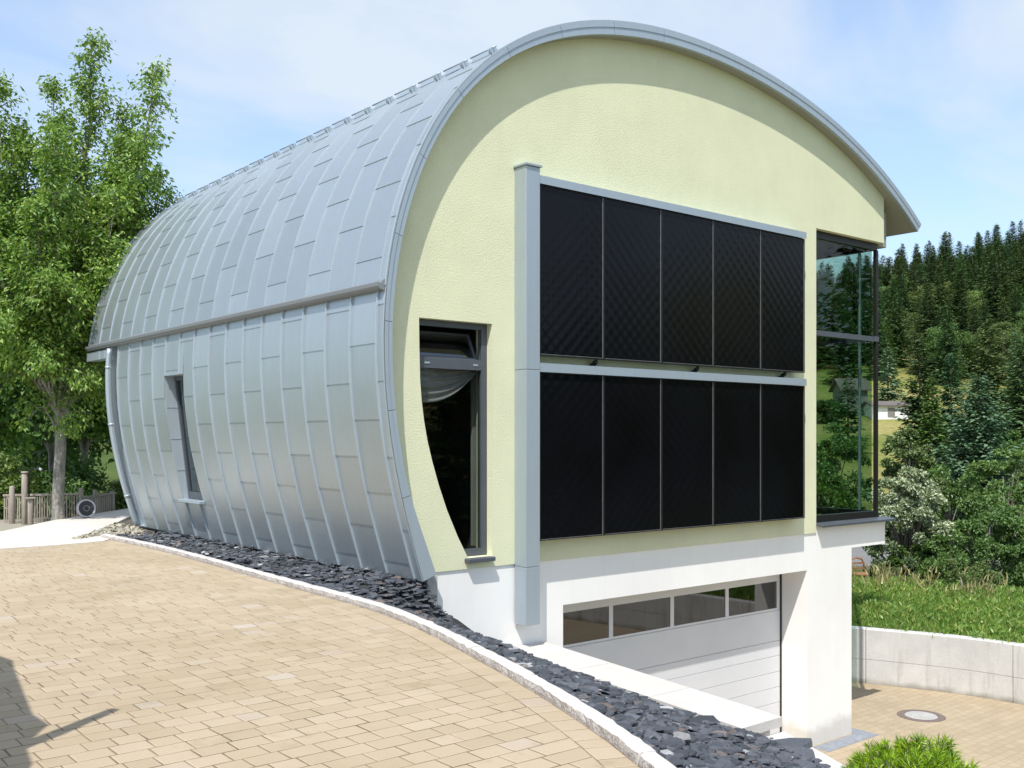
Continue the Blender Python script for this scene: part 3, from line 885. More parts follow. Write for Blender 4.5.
for s in (.6, 1.9, 2.9):
    x, z = prof(s, .07); x0, z0 = prof(s, -.0)
    m.tube([(prof(s-.02, .07)[0], 8.86, prof(s-.02, .07)[1]), (prof(s+.02, .07)[0], 8.86, prof(s+.02, .07)[1])], .055, 12)
m.build('downpipe', 'zinc_trim', house)

# snow guard along the roof
m = MB(); sg = min((s/100 for s in range(500, 900)), key=lambda s: abs(prof(s)[0]+.60))
for i, (a, b) in enumerate(zip(SEAMS, SEAMS[1:])):
    if b > YB+.1: break
    x, z = prof(sg, .07); x2, z2 = prof(sg, .07)
    m.tube([(x, a-.09, z), (x, b-.16, z)], .011, 6)
    for y in (a, ):
        c = prof(sg+.03, .0); d = prof(sg-.03, .0)
        for yy in (-.02, .02):
            p = [prof(sg-.05, .0), prof(sg-.05, .055), prof(sg-.02, .082), prof(sg+.02, .082), prof(sg+.05, .055), prof(sg+.05, 0)]
            m.add([(q[0], y+yy-.006, q[1]) for q in p]+[(q[0], y+yy+.006, q[1]) for q in p], [tuple(range(6)), tuple(range(6, 12))[::-1]]+[(j, (j+1) % 6, (j+1) % 6+6, j+6) for j in range(6)])
    q = [prof(sg+.06, .008), prof(sg+.11, .045), prof(sg+.11, .05), prof(sg+.055, .013)]
    m.add([(c[0], a+.06, c[1]) for c in q]+[(c[0], b-.06, c[1]) for c in q], [(0, 1, 2, 3), (7, 6, 5, 4)]+[(j, (j+1) % 4, (j+1) % 4+4, j+4) for j in range(4)])
m.build('snow_guard', 'zinc_trim', roof, fixn=True)

# narrow side window sunk into the barrel
XG = -1.84
def tiltg(m):                         # the pane leans with the chord of the shell
    m.v = [(x-.24*(z-WZ0)/(WZ1-WZ0), y, z) for x, y, z in m.v]; return m
m = MB()
def rev(y0, y1):                       # one jamb, from the shell in to the glass line
    n = 14; vs = []
    for i in range(n+1):
        s = WS0+(WS1-WS0)*i/n; x, z = prof(s, .004)
        xi = max(x+.02, XG+.04-.24*(z-WZ0)/(WZ1-WZ0))
        vs += [(x, y0, z), (xi+.02, y0, z), (xi+.02, y1, z), (x, y1, z)]
    m.add(vs, [(4*i+j, 4*i+(j+1) % 4, 4*i+4+(j+1) % 4, 4*i+4+j) for i in range(n) for j in range(4)]+[(0, 1, 2, 3), (4*n, 4*n+1, 4*n+2, 4*n+3)])
rev(WY0-.014, WY0); rev(WY1, WY1+.014)
xt, zt = prof(WS1, 0); m.box(xt-.004, XG+.03, WY0, WY1, zt, zt+.012)
for z in (1.1, 1.6, 2.1):               # sheet joints on the jambs
    x0 = prof(s_at_z(z))[0]
    xe = XG-.24*(z-WZ0)/(WZ1-WZ0)-.01
    m.box(x0+.01, xe, WY1-.006, WY1-.001, z, z+.012); m.box(x0+.01, xe, WY0+.001, WY0+.006, z, z+.012)
nw = None
f = MB()
f.box(XG, XG+.07, WY0+.002, WY0+.06, WZ0+.01, WZ1); f.box(XG, XG+.07, WY1-.06, WY1-.002, WZ0+.01, WZ1)
f.box(XG, XG+.07, WY0+.06, WY1-.06, WZ0+.01, WZ0+.12); f.box(XG, XG+.07, WY0+.06, WY1-.06, WZ1-.07, WZ1)
nw = tiltg(f).build('narrow_window', 'anthracite', house)
m.build('reveal', 'zinc_lit', nw, fixn=True)
m = MB(); m.box(XG+.03, XG+.045, WY0+.06, WY1-.06, WZ0+.12, WZ1-.07); tiltg(m).build('pane', 'side_glass', nw)
m = MB(); xs = prof(WS0)[0]
m.box(xs-.09, XG+.005, WY0-.03, WY1+.03, WZ0-.045, WZ0+.004, bev=.006); m.build('sill', 'zinc_trim', nw)
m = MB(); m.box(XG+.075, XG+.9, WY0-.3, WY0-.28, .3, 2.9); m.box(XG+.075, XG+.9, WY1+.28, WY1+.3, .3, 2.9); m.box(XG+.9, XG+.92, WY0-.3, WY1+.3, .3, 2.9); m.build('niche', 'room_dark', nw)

# tall window with its curved left edge
def lw_x(z): 
    t = [(b, a) for a, b in lw_hole[1:-1]]; return lerp_tab(t, z)
f = MB(); yf = .10
def off_loop(z0, z1, dl, xr):
    zs = [z0+(z1-z0)*i/16 for i in range(17)]
    return [(xr, z0)]+[(lw_x(z)+dl, z) for z in zs]+[(xr, z1)]
f.plate([off_loop(.212, 2.998, .004, -.591), off_loop(.30, 2.44, .022, -.675), off_loop(2.56, 2.93, .022, -.675)], yf, yf+.07)
tw = f.build('tall_window', 'anthracite', house, fixn=True)
m = MB(); m.plate([off_loop(.30, 2.44, .022, -.675)], yf+.03, yf+.042); m.build('pane', 'window_glass', tw, fixn=True)
for x in (-1.5, -.80):
    m = MB(); m.box(x, x+.07, yf-.006, yf+.001, 2.49, 2.51); m.build('hinge_cover', 'zinc_trim', tw)
# vent sash tilted inwards from its bottom edge
v = MB(); T = Matrix.Translation((0, yf+.06, 2.565)) @ Matrix.Rotation(R_(-28), 4, 'X')
fr = MB(); fr.plate([[(-.69, 0), (-1.60, 0), (-1.61, .37), (-.69, .37)], [(-.73, .03), (-1.58, .03), (-1.59, .34), (-.73, .34)]], 0, .05)
fr.v = [tuple(T @ Vector(p)) for p in fr.v]; sash = fr.build('vent_sash', 'anthracite', tw, fixn=True)
fr = MB(); fr.plate([[(-.73, .03), (-1.58, .03), (-1.59, .34), (-.73, .34)]], .01, .02)
fr.v = [tuple(T @ Vector(p)) for p in fr.v]; fr.build('vent_pane', 'vent_glass', tw, fixn=True)
m = MB(); m.box(-1.0, -.60, -.09, .125, .155, .207, bev=.008); m.build('sill', 'anthracite', tw)
m = MB(); nu, nv = 26, 40; vs = []      # gathered cloth hung behind the glass, folds running along its sag
for i in range(nu+1):
    u = i/nu; x = -1.62+.94*u; zb = 2.06-.05*math.sin(3.1*u)+.37*u**2.2; zt = 2.46
    for j in range(nv+1):
        v = j/nv
        vs.append((x, .20+.030*v*math.sin(v*30+1.5*u+.5*math.sin(6*u))+.02*(1-v), zt+(zb-zt)*v))
m.add(vs, [(i*(nv+1)+j, i*(nv+1)+j+1, (i+1)*(nv+1)+j+1, (i+1)*(nv+1)+j) for i in range(nu) for j in range(nv)], 0, True)
m.build('curtain', 'curtain', tw)
m = MB(); m.box(-.61, -.525, .36, .40, .3, 2.5); m.build('inner_jamb', 'room_pale', tw)
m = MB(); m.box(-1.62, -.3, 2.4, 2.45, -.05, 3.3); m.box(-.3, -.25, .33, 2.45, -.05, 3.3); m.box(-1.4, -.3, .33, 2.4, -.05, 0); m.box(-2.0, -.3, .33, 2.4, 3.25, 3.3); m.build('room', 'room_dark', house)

# corner window
cx0, cx1, cz0, cz1 = 6.085, 8.06, .255, 5.018
f = MB()
f.box(cx0+.002, cx0+.10, .10, .20, cz0, cz1); f.box(cx0+.10, cx0+.17, .16, .24, cz0+.09, cz1-.12); f.box(cx0+.10, cx1, .10, .20, cz1-.12, cz1); f.box(cx0+.10, cx1, .08, .20, cz0-.03, cz0+.09)
f.box(cx1-.06, cx1, .08, .14, cz0+.09, cz1-.12)
f.box(cx1-.10, cx1-.002, .20, 2.9, cz1-.12, cz1); f.box(cx1-.10, cx1-.002, .20, 2.9, cz0-.03, cz0+.09); f.box(cx1-.10, cx1-.002, 2.8, 2.9, cz0+.09, cz1-.12)
cwin = f.build('corner_window', 'black_frame', house)
m = MB(); m.box(cx0+.10, cx1-.10, .095, .20, 3.30, 3.385); m.build('transom', 'anthracite', cwin)
m = MB(); m.box(cx1-.11, cx1+.012, .07, .2, 3.298, 3.387); m.box(cx1-.09, cx1-.004, .2, 2.8, 3.30, 3.385); m.build('transom', 'anthracite', cwin)
m = MB(); m.box(cx1-.085, cx1-.02, .40, .418, cz0+.09, 3.30); m.box(cx1-.085, cx1-.02, .40, .418, 3.385, cz1-.12); m.build('mullion', 'zinc_trim', cwin)
for z0, z1 in ((cz0+.09, 3.30), (3.385, cz1-.12)):
    m = MB(); m.box(cx0+.10, cx1-.10, .14, .15, z0, z1); m.build('pane', 'tinted_glass', cwin)
    m = MB(); m.box(cx1-.06, cx1-.05, .18, 2.8, z0, z1); m.build('pane', 'tinted_glass', cwin)
m = MB(); ramp_box(m, 6.087, 8.30, -.12, .07, .205, .235, .035); m.build('sill', 'anthracite', cwin, fixn=True)
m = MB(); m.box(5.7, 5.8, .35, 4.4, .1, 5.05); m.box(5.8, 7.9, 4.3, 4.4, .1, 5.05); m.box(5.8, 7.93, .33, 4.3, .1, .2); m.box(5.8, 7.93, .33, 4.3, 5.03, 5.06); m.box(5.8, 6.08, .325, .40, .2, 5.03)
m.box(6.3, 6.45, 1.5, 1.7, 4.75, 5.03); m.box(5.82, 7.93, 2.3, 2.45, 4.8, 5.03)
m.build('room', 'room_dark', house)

# garage door
yd = .52
m = MB()
m.box(gx0+.002, gx1-.002, yd, yd+.05, -.73, gz+.06); m.box(gx0+.002, gx0+.09, yd, yd+.05, -1.17, -.73); m.box(gx1-.10, gx1-.03, yd, yd+.05, -1.17, -.73)
pw = (gx1-.11-gx0-.09)/4
for i in range(1, 4):
    x = gx0+.09+pw*i; m.box(x-.038, x+.038, yd, yd+.05, -1.17, -.73)
zs = [-1.17, -1.205]
m.box(gx0+.002, gx1-.03, yd, yd+.05, -1.204, -1.17)
z = -1.21
for h in (.499, .246, .262, .252, .252, .252, .252, .15):
    m.box(gx0+.002, gx1-.03, yd-.004, yd+.05, max(ZD, z-h+.006), z, bev=.003); z -= h
gd = m.build('garage_door', 'door_white', house)
m = MB(); m.box(gx1-.03, gx1-.002, yd-.02, yd+.03, ZD, gz+.06); m.build('seal', 'black_frame', gd)
for i in range(4):
    a, b = gx0+.09+pw*i+(.038 if i else 0), gx0+.09+pw*(i+1)-(.038 if i < 3 else 0)
    m = MB(); m.box(a, b, yd+.012, yd+.02, -1.17, -.73); m.build('window', 'door_glass', gd)
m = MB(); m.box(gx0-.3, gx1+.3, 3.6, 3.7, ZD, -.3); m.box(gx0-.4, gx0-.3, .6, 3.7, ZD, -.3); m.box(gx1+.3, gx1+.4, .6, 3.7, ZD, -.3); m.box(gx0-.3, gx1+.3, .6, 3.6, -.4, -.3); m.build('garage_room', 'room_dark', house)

# duct column with its cap, the rails and the ten solar panels
m = MB()
for z0, z1 in ((-.65, .055), (.06, 2.455), (2.46, 4.928)):
    m.box(-.241, -.018, -.222, -.001, z0, z1, bev=.004)
dc = m.build('duct_column', 'zinc_trim', house)
m = MB(); m.box(-.262, .004, -.245, -.001, 4.93, 4.958, bev=.004); m.build('cap', 'zinc_trim', dc)
for z0, z1 in ((4.752, 4.842), (2.448, 2.545)):
    m = MB(); ramp_box(m, -.016, 5.495, -.215, -.002, z1, z1+.012, z1-z0); m.box(-.016, 5.495, -.224, -.2155, z0-.012, z1-.002); m.build('rail', 'zinc_trim', house, fixn=True)
for x in (5.05, 3.0, 1.0):
    m = MB(); ramp_box(m, x, x+.05, -.13, -.002, 2.64, 2.56, .05); m.build('bracket', 'black_frame', house, fixn=True)
pw = 5.488/5
for z0, z1 in ((2.642, 4.738), (.363, 2.434)):
    for i in range(5):
        a, b = pw*i+.004, pw*(i+1)-.004
        m = MB(); e = .011
        m.plate([[(a, z0), (b, z0), (b, z1), (a, z1)], [(a+e, z0+e), (b-e, z0+e), (b-e, z1-e), (a+e, z1-e)]], -.20, -.09)
        # pale strips on right and lower inside edge: caught light put into the colour
        m2 = MB(); 
        sp = m.build('solar_panel', 'panel_frame', house, fixn=True)
        m2.box(b-e-.010, b-e, -.197, -.188, z0+e, z1-e); m2.box(a+e, b-e-.010, -.197, -.188, z0+e, z0+e+.006); m2.build('frame_glint', 'panel_glint', sp)
        m = MB(); m.box(a+e, b-e, -.188, -.12, z0+e, z1-e); m.build('glass', 'absorber_glass', sp)
# ------------------------------------------------------------------ plants
def leaf_card(m, p, d, n, l, w, fold=.25):
    """one leaf: a folded rhombus of length l along d, facing n"""
    s = d.cross(n); s.normalize()
    t = p+d*l
    c = p+d*(l*.45)+n*(w*fold)
    a = c+s*w*.5; b = c-s*w*.5
    m.add([tuple(p), tuple(a), tuple(t), tuple(b)], [(0, 1, 2, 3)])
def rvec(rg):
    while True:
        v = Vector((rg.uniform(-1, 1), rg.uniform(-1, 1), rg.uniform(-1, 1)))
        if .05 < v.length < 1: return v.normalized()

LD = .8
def clump_tree(name, label, cat, h, w, mat, seed, trunk_h=.25, nclump=60, leaves=70, ls=.2, trunk_r=.12, flat=.9, droop=.0, group=None, top_mat=None, bark='bark', base_taper=.6, tight=False):
    """broad leaved tree or bush: leaf clumps spread through the crown's volume, limbs reach them"""
    rg = random.Random(seed)
    root = thing(name, label, cat, group=group)
    cr_, tr = MB(), MB()
    top = MB()
    z0 = h*trunk_h; ch = h-z0
    cl = []
    while len(cl) < nclump:
        p = Vector((rg.uniform(-1, 1), rg.uniform(-1, 1), rg.uniform(-1, 1)))
        r = p.length
        if r > 1 or r < (.6 if tight else .35): continue
        k = 1-base_taper*max(0, -p.z)**1.5
        q = Vector((p.x*w*.5*k, p.y*w*.5*k, z0+ch*.5+p.z*ch*.5))
        lump = 1+.35*noise.noise(q*(2.2/w)+Vector((seed, 0, 0)))
        q.x *= lump; q.y *= lump
        cl.append(q)
    tr.tube([(0, 0, -.3), (0, 0, z0*.6), (rg.gauss(0, .03)*w, rg.gauss(0, .03)*w, z0+ch*.35), (rg.gauss(0, .05)*w, rg.gauss(0, .05)*w, z0+ch*.8)], [trunk_r, trunk_r*.8, trunk_r*.5, trunk_r*.1], 7)
    for q in cl[::3]:
        s = Vector((0, 0, max(.1, q.z*.45)))
        tr.tube([s, s.lerp(q, .5)+Vector((0, 0, .04*h)), q], [trunk_r*.35, trunk_r*.2, trunk_r*.05], 4, cap=False)
    ctr = Vector((0, 0, z0+ch*.45))
    cs = w*.5/ (nclump**.33)*(.95 if tight else 1.25)
    if tight: leaves = int(leaves*1.7); ls *= .72
    for q in cl:
        out = (q-ctr); out.normalize()
        rr = cs*rg.uniform(.6, 1.25)
        for i in range(int(leaves*1.5)):
            v = rvec(rg); v = (v+out*(.75 if tight else .45)+Vector((0, 0, .25))); v.normalize()
            r = rr*(rg.random()**.45)
            p = q+Vector((v.x*r, v.y*r, v.z*r*flat))
            d = (rvec(rg)+v*.6+Vector((0, 0, -droop))); d.normalize()
            n = (v+rvec(rg)*.7+Vector((0, 0, .4))); n.normalize()
            l = ls*LD*rg.uniform(.6, 1.3)
            tgt = top if (top_mat and p.z+rg.gauss(0, .06)*h > h*.58) else cr_
            leaf_card(tgt, p, d, n, l, l*rg.uniform(.45, .65))
    tr.build('trunk', bark, root)
    cr_.build('crown', mat, root)
    if top_mat: top.build('crown', top_mat, root)
    return root

def conifer(name, label, cat, h, w, mat, seed, group=None, whorl=.34, bare=.08, card=.34, dens=1.0, lift=.0, rag=.25, bark='bark', pine=False):
    """spruce or pine: whorls of drooping branches, each a flat spray of needle cards"""
    rg = random.Random(seed)
    root = thing(name, label, cat, group=group)
    cm, tr = MB(), MB()
    tr.tube([(0, 0, -.5), (0, 0, h*.5), (0, 0, h*.97)], [.02*h**.9, .012*h**.9, .01], 6)
    z = h*bare
    while z < h*.985:
        f = (z-h*bare)/(h*(1-bare))
        prof_ = (1-f)**.85 if not pine else (max(0, 1-f**2.2))*(.55+.45*min(1, f*3))
        L_ = w*.5*prof_*rg.uniform(.85, 1.1)+.04*w
        nb = max(4, int((5+4*(1-f))*dens))
        a0 = rg.uniform(0, 6.28)
        for b in range(nb):
            a = a0+6.28*b/nb+rg.uniform(-.3, .3)
            Lb = L_*rg.uniform(1-rag*1.6, 1+rag*.5)
            dirv = Vector((math.cos(a), math.sin(a), 0)); side = Vector((-dirv.y, dirv.x, 0))
            sl_ = (-.30+.75*f+lift)*rg.uniform(.7, 1.3)
            zj = rg.uniform(-.5, .5)*whorl; nseg = max(3, int(Lb/(card*.42)))
            for i in range(nseg):
                t = (i+.6)/nseg
                p = Vector((0, 0, z+zj))+dirv*Lb*t+Vector((0, 0, Lb*(sl_*t+.20*t*t)))
                sp = card*(1.15-.55*t)*(.45+.55*min(1, (1-f)*1.9))
                for sgn in (-1, 1, 0):
                    d = dirv*(.6 if sgn else 1)+side*sgn*.8+Vector((0, 0, rg.uniform(-.45, .15)))
                    d.normalize()
                    n = Vector((rg.gauss(0, .35), rg.gauss(0, .35), 1)); n.normalize()
                    leaf_card(cm, p+rvec(rg)*card*.12, d, n, sp*rg.uniform(.8, 1.3), sp*rg.uniform(.36, .58), .1)
        z += whorl*rg.uniform(.75, 1.25)*(1-.35*f)
    for i in range(5):
        leaf_card(cm, Vector((0, 0, h*.95)), (Vector((rg.gauss(0, .12), rg.gauss(0, .12), 1))).normalized(), rvec(rg), h*.05, h*.012)
    tr.build('trunk', bark, root); cm.build('crown', mat, root)
    return root

def copy_tree(src, loc, rz, sc, label=None):
    o = src.copy(); COL.objects.link(o)
    o.location = loc; o.rotation_euler = (0, 0, rz); o.scale = sc
    if label: o['label'] = label
    for ch in src.children:
        c = ch.copy(); COL.objects.link(c); c.parent = o
    return o
def put(o, x, y, rz=0, sc=(1, 1, 1), z=None):
    o.location = (x, y, ground(x, y) if z is None else z); o.rotation_euler = (0, 0, rz); o.scale = sc
def h_for(px, topy, d, x=None):
    x, y = az(px, d); return EYE+(436-topy)/1012*d-ground(x, y), x, y

# --- the big ash beside the fence: several leaders, drooping leaves in tufts
def ash():
    rg = random.Random(5)
    bx, by = az(59, 20)
    bz = -.42
    root = thing('ash_tree', 'tall loose ash tree with pale trunk rising in front of the picket fence', 'tree', (bx, by, bz))
    tr, cm = MB(), MB()
    def P(r, f, z): return Vector((RT[0]*r+FW[0]*f, RT[1]*r+FW[1]*f, z-bz))
    base = P(0, 0, bz)
    fork = P(.02, 0, 2.2)
    tr.tube([P(0, 0, -.8), P(.0, 0, bz+.1), P(-.02, 0, .5), P(.03, 0, 1.4), fork, P(.08, .05, 3.2), P(.15, .1, 4.4)], [.17, .13, .112, .105, .10, .085, .07], 10)
    tips = [((.08, .05, 3.2), (.62, .1, 9.45), .085), ((.03, 0, 2.6), (1.95, -.2, 8.85), .08), ((.03, 0, 2.4), (1.85, .6, 7.0), .06), ((.15, .1, 4.4), (-.35, .5, 8.7), .05),
            ((0, 0, 2.3), (-1.05, -.4, 8.6), .075), ((0, 0, 2.5), (-1.9, .4, 8.1), .06), ((0, 0, 2.2), (-2.7, -.3, 6.8), .05), ((.05, 0, 2.9), (.5, -1.4, 7.3), .05), ((.05, 0, 2.9), (.9, 1.2, 7.9), .05),
            ((.02, 0, 2.1), (1.75, -.7, 4.9), .045), ((0, 0, 2.1), (1.9, .7, 5.9), .05), ((0, 0, 2.0), (-1.7, -.9, 4.6), .045), ((0, 0, 1.9), (.9, -1.3, 4.3), .04), ((0, 0, 2.2), (-.6, -1.6, 5.6), .045), ((0, 0, 2.3), (-2.2, 1.0, 5.2), .045), ((.1, 0, 3.4), (1.15, .3, 8.1), .05), ((.1, 0, 3.0), (-.75, .1, 7.7), .05), ((.1, 0, 3.0), (1.35, .5, 7.5), .045), ((0, 0, 2.4), (-1.5, .2, 7.2), .045),
            ((0, 0, 1.5), (.5, -.5, 1.75), .025), ((0, 0, 1.6), (-.5, -.3, 1.9), .025), ((0, 0, 1.8), (1.0, .2, 2.3), .03), ((0, 0, 2.0), (1.25, -.3, 3.3), .035), ((0, 0, 2.0), (-.9, -1.0, 3.2), .035), ((0, 0, 2.0), (.3, -1.5, 3.0), .03), ((0, 0, 2.1), (.5, -1.7, 4.4), .03), ((0, 0, 2.1), (-.3, -1.9, 3.6), .03), ((0, 0, 2.1), (.9, -.9, 2.7), .03), ((0, 0, 2.1), (-1.3, -.5, 2.6), .03), ((0, 0, 2.3), (.2, -1.5, 6.0), .035), ((0, 0, 2.3), (1.4, -.6, 6.4), .035), ((0, 0, 2.3), (-1.2, -.9, 6.6), .035)]
    def tuft(p, out, n, r):
        for i in range(n):
            q = p+rvec(rg)*r*rg.random()**.6
            d = Vector((rg.gauss(0, .5), rg.gauss(0, .5), -.75))+out*.5; d.normalize()
            nn = rvec(rg)+Vector((0, 0, .5)); nn.normalize()
            l = rg.uniform(.07, .125)
            leaf_card(cm, q, d, nn, l, l*rg.uniform(.34, .50), .15)
    for a, b, r in tips:
        A, B = P(*a), P(*b)
        side = Vector((B.x-A.x, B.y-A.y, 0))
        pts = []
        for i in range(9):
            t = i/8
            q = A.lerp(B, t)+side*(.22*math.sin(math.pi*t)*.8)*(1 if b[2] > 5.5 else -.1)-Vector((0, 0, .0 if b[2] > 5.5 else -.5*math.sin(math.pi*t)))
            q += rvec(rg)*.05*(1 if 0 < i < 8 else 0)
            pts.append(q)
        tr.tube(pts, [r*(1-.93*i/8) for i in range(9)], 6)
        ln = (B-A).length
        ns = int(ln*11)
        for j in range(ns):
            t = rg.uniform(.22, 1)
            k = min(7, int(t*8)); u = t*8-k
            p = pts[k].lerp(pts[k+1], u)
            dd = rvec(rg)+Vector((0, 0, .55))+(pts[k+1]-pts[k]).normalized()*.6; dd.normalize()
            tl = (1.15-1.0*t)*rg.uniform(.45, 1.0)*(.66+.13*ln)+.12
            e = p+dd*tl-Vector((0, 0, .12*tl))
            tr.tube([p, p.lerp(e, .5)+Vector((0, 0, .05*tl)), e], [.014, .009, .004], 3, cap=False)
            nt_ = max(2, int(tl/.16))
            for q in range(nt_):
                s = (q+1)/nt_
                tuft(p.lerp(e, s), dd, rg.randint(21, 32), .20+.10*tl)
        tuft(B, (pts[-1]-pts[-2]).normalized(), 16, .14)
    o = tr.build('trunk', 'bark_pale', root); 
    for q in (o,): q.location = (0, 0, 0)
    o2 = cm.build('crown', 'leaf_ash', root)
    for ob in (o, o2):                   # the meshes above are already local to the root
        ob.data.transform(Matrix.Translation((bx, by, bz)))
    return root
ash()

# --- trees and bushes behind the fence on the left
g0 = 'trees behind the picket fence'
def left(px, topy, d, wpx, label, mat, seed, **k):
    h, x, y = h_for(px, topy, d)
    o = clump_tree(k.pop('name', 'leafy_tree'), label, k.pop('cat', 'tree'), h, wpx*d/1012, mat, seed, group=k.pop('group', g0), **k)
    put(o, x, y); return o
left(84, 240, 29, 135, 'broad tree behind the ash, its crown reaching the metal roof', 'leaf_ash', 31, trunk_h=.30, nclump=100, leaves=120, ls=.26, trunk_r=.14)
left(-10, 190, 31, 190, 'leafy tree at the left edge behind the ash', 'leaf_ash', 32, trunk_h=.18, nclump=100, leaves=120, ls=.26, trunk_r=.16)
left(52, 255, 26.5, 130, 'dark tree with thin leaning trunk right behind the ash', 'leaf_dark', 33, trunk_h=.28, nclump=80, leaves=110, ls=.24, trunk_r=.12)
left(60, 330, 38, 200, 'low dark tree far behind the fence', 'leaf_dark', 34, trunk_h=.12, nclump=80, leaves=110, ls=.3)
left(158, 330, 46, 120, 'dark tree peeping out between ash and barrel wall', 'leaf_mid', 35, trunk_h=.35, nclump=70, leaves=100, ls=.3)
gb = 'bushes by the picket fence'
left(-12, 455, 21.6, 75, 'dark green bush left of the picket fence', 'leaf_mid', 36, name='bush', cat='bush', group=gb, trunk_h=.02, nclump=50, leaves=130, ls=.13, trunk_r=.03)
left(119, 487, 25, 42, 'low bright bush at the right end of the picket fence', 'leaf_pale', 37, name='bush', cat='bush', group=gb, trunk_h=.02, nclump=36, leaves=120, ls=.11, trunk_r=.02)
left(62, 470, 27, 100, 'dark undergrowth bush behind the middle of the fence', 'leaf_dark', 38, name='bush', cat='bush', group=gb, trunk_h=.02, nclump=46, leaves=120, ls=.16, trunk_r=.03)

# --- picket fence with its posts
fx0 = gpt(2, 525)
def fpt(px, d): return az(px, d)
fn = thing('picket_fence', 'low weathered grey picket fence with rough round posts beside the path', 'fence', (*fpt(40, 20.6), -.45))
fa, fb, fc = Vector((*fpt(3, 20.4), 0)), Vector((*fpt(83, 20.9), 0)), Vector((*fpt(115, 22.6), 0))
def panel(a, b, n, zb, zt):
    m = MB(); d = (b-a); l = d.length; d.normalize(); s = Vector((-d.y, d.x, 0))
    rg = random.Random(n)
    for i in range(n):
        c = a+d*l*(i+.5)/n
        w = l/n*.27; j = rg.gauss(0, .008)
        v = []
        for z in (zb, zt+rg.gauss(0, .012)):
            for e, t in ((-w, -.012), (w, -.012), (w, .012), (-w, .012)):
                q = c+d*(e+(j if z > zb else 0))+s*t; v.append((q.x, q.y, z))
        m.add(v, [(0,3,2,1),(4,5,6,7),(0,1,5,4),(1,2,6,5),(2,3,7,6),(3,0,4,7)])
    for z, f0, f1 in ((zb+.12, .015, .05), (zt+.005, -.03, .03)):
        v = []
        for q0 in (a, b):
            for t, zz in ((f0, z-.02), (f1, z-.02), (f1, z+.02), (f0, z+.02)):
                q = q0+s*t; v.append((q.x, q.y, zz))
        m.add(v, [(0,1,2,3),(7,6,5,4),(0,4,5,1),(1,5,6,2),(2,6,7,3),(3,7,4,0)])
    m.build('picket_panel', 'wood_grey', fn, fixn=True)
panel(fa, fb, 32, -.42, .45); panel(fb, fc, 15, -.40, .37)
for px, d, ty, rad in ((12, 20.2, 486, .055), (24.5, 20.0, 473, .058), (81, 20.9, 488, .05), (95, 21.6, 490, .045), (112, 22.4, 491, .04)):
    m = MB(); x, y = fpt(px, d); zt = EYE+(436-ty)/1012*d
    m.tube([(x, y, -.6), (x, y, zt-.02), (x, y, zt)], [rad, rad*.96, rad*.75], 9)
    if px == 24.5: m.tube([(x, y, zt), (x, y, zt+.03)], [rad*1.25, rad*1.1], 9)
    m.build('post', 'wood_grey', fn)
sp = thing('short_post', 'short stubby wooden post in front of the picket fence', 'post', (*fpt(30.5, 19.8), -.45))
m = MB(); x, y = fpt(30.5, 19.8); m.tube([(x, y, -.6), (x, y, .38), (x, y, .42)], [.055, .052, .04], 9); m.build('stake', 'wood_grey', sp)
m = MB(); m.box(x-.08, x+.08, y-.08, y+.08, .42, .45, bev=.005); m.build('cap', 'wood_grey', sp)
pp = thing('bent_pipe', 'thin dark upright pipe with its top arm bent to the right beside the fence', 'pipe', (*fpt(29, 20.1), -.45))
m = MB(); a = Vector((*fpt(29, 20.1), 0)); dr = Vector((RT[0], RT[1], 0)); zt = EYE-34/1012*20.1
m.tube([a+Vector((0, 0, -.5)), a+Vector((0, 0, zt-.06)), a+dr*.03+Vector((0, 0, zt)), a+dr*.10+Vector((0, 0, zt+.025)), a+dr*.22+Vector((0, 0, zt+.015))], [.016, .016, .014, .013, .013], 7)
m.build('pole', 'iron_dark', pp)
m = MB(); m.tube([a+dr*.20+Vector((0, 0, zt+.03)), a+dr*.25+Vector((0, 0, zt+.0))], [.025, .03], 8); m.build('spout', 'paint_white', pp)

# white rimmed wheel leaning by the path
wx, wy = fpt(86, 20.25)
wh = thing('wheel', 'grey wheel with white rim standing beside the concrete path by the fence', 'wheel', (wx, wy, .01))
axd = Vector((-FW[0]*.72+RT[0]*.66, -FW[1]*.72+RT[1]*.66, .16)).normalized()
MT = Matrix.Translation((wx, wy, .20)) @ axd.to_track_quat('Z', 'Y').to_matrix().to_4x4() @ Matrix.Scale(.82, 4)
m = MB(); m.lathe([(.185, -.07), (.215, -.07), (.225, -.03), (.225, .03), (.215, .05), (.190, .05), (.18, 0)], 28, 0, MT); m.build('rim', 'paint_white', wh, fixn=True)
m = MB(); m.lathe([(.001, .02), (.188, .03), (.188, -.05), (.001, -.02)], 28, 0, MT); m.build('disc', 'rubber_dark', wh, fixn=True)
m = MB(); m.lathe([(.055, .02), (.058, .045), (.075, .045), (.08, .02)], 20, 0, MT); m.build('hub', 'timber_grey', wh, fixn=True)
m = MB(); m.tube([(wx+.12, wy+.12, -.5), (wx+.03, wy+.03, .19)], .03, 6); m.build('stand', 'iron_dark', wh)

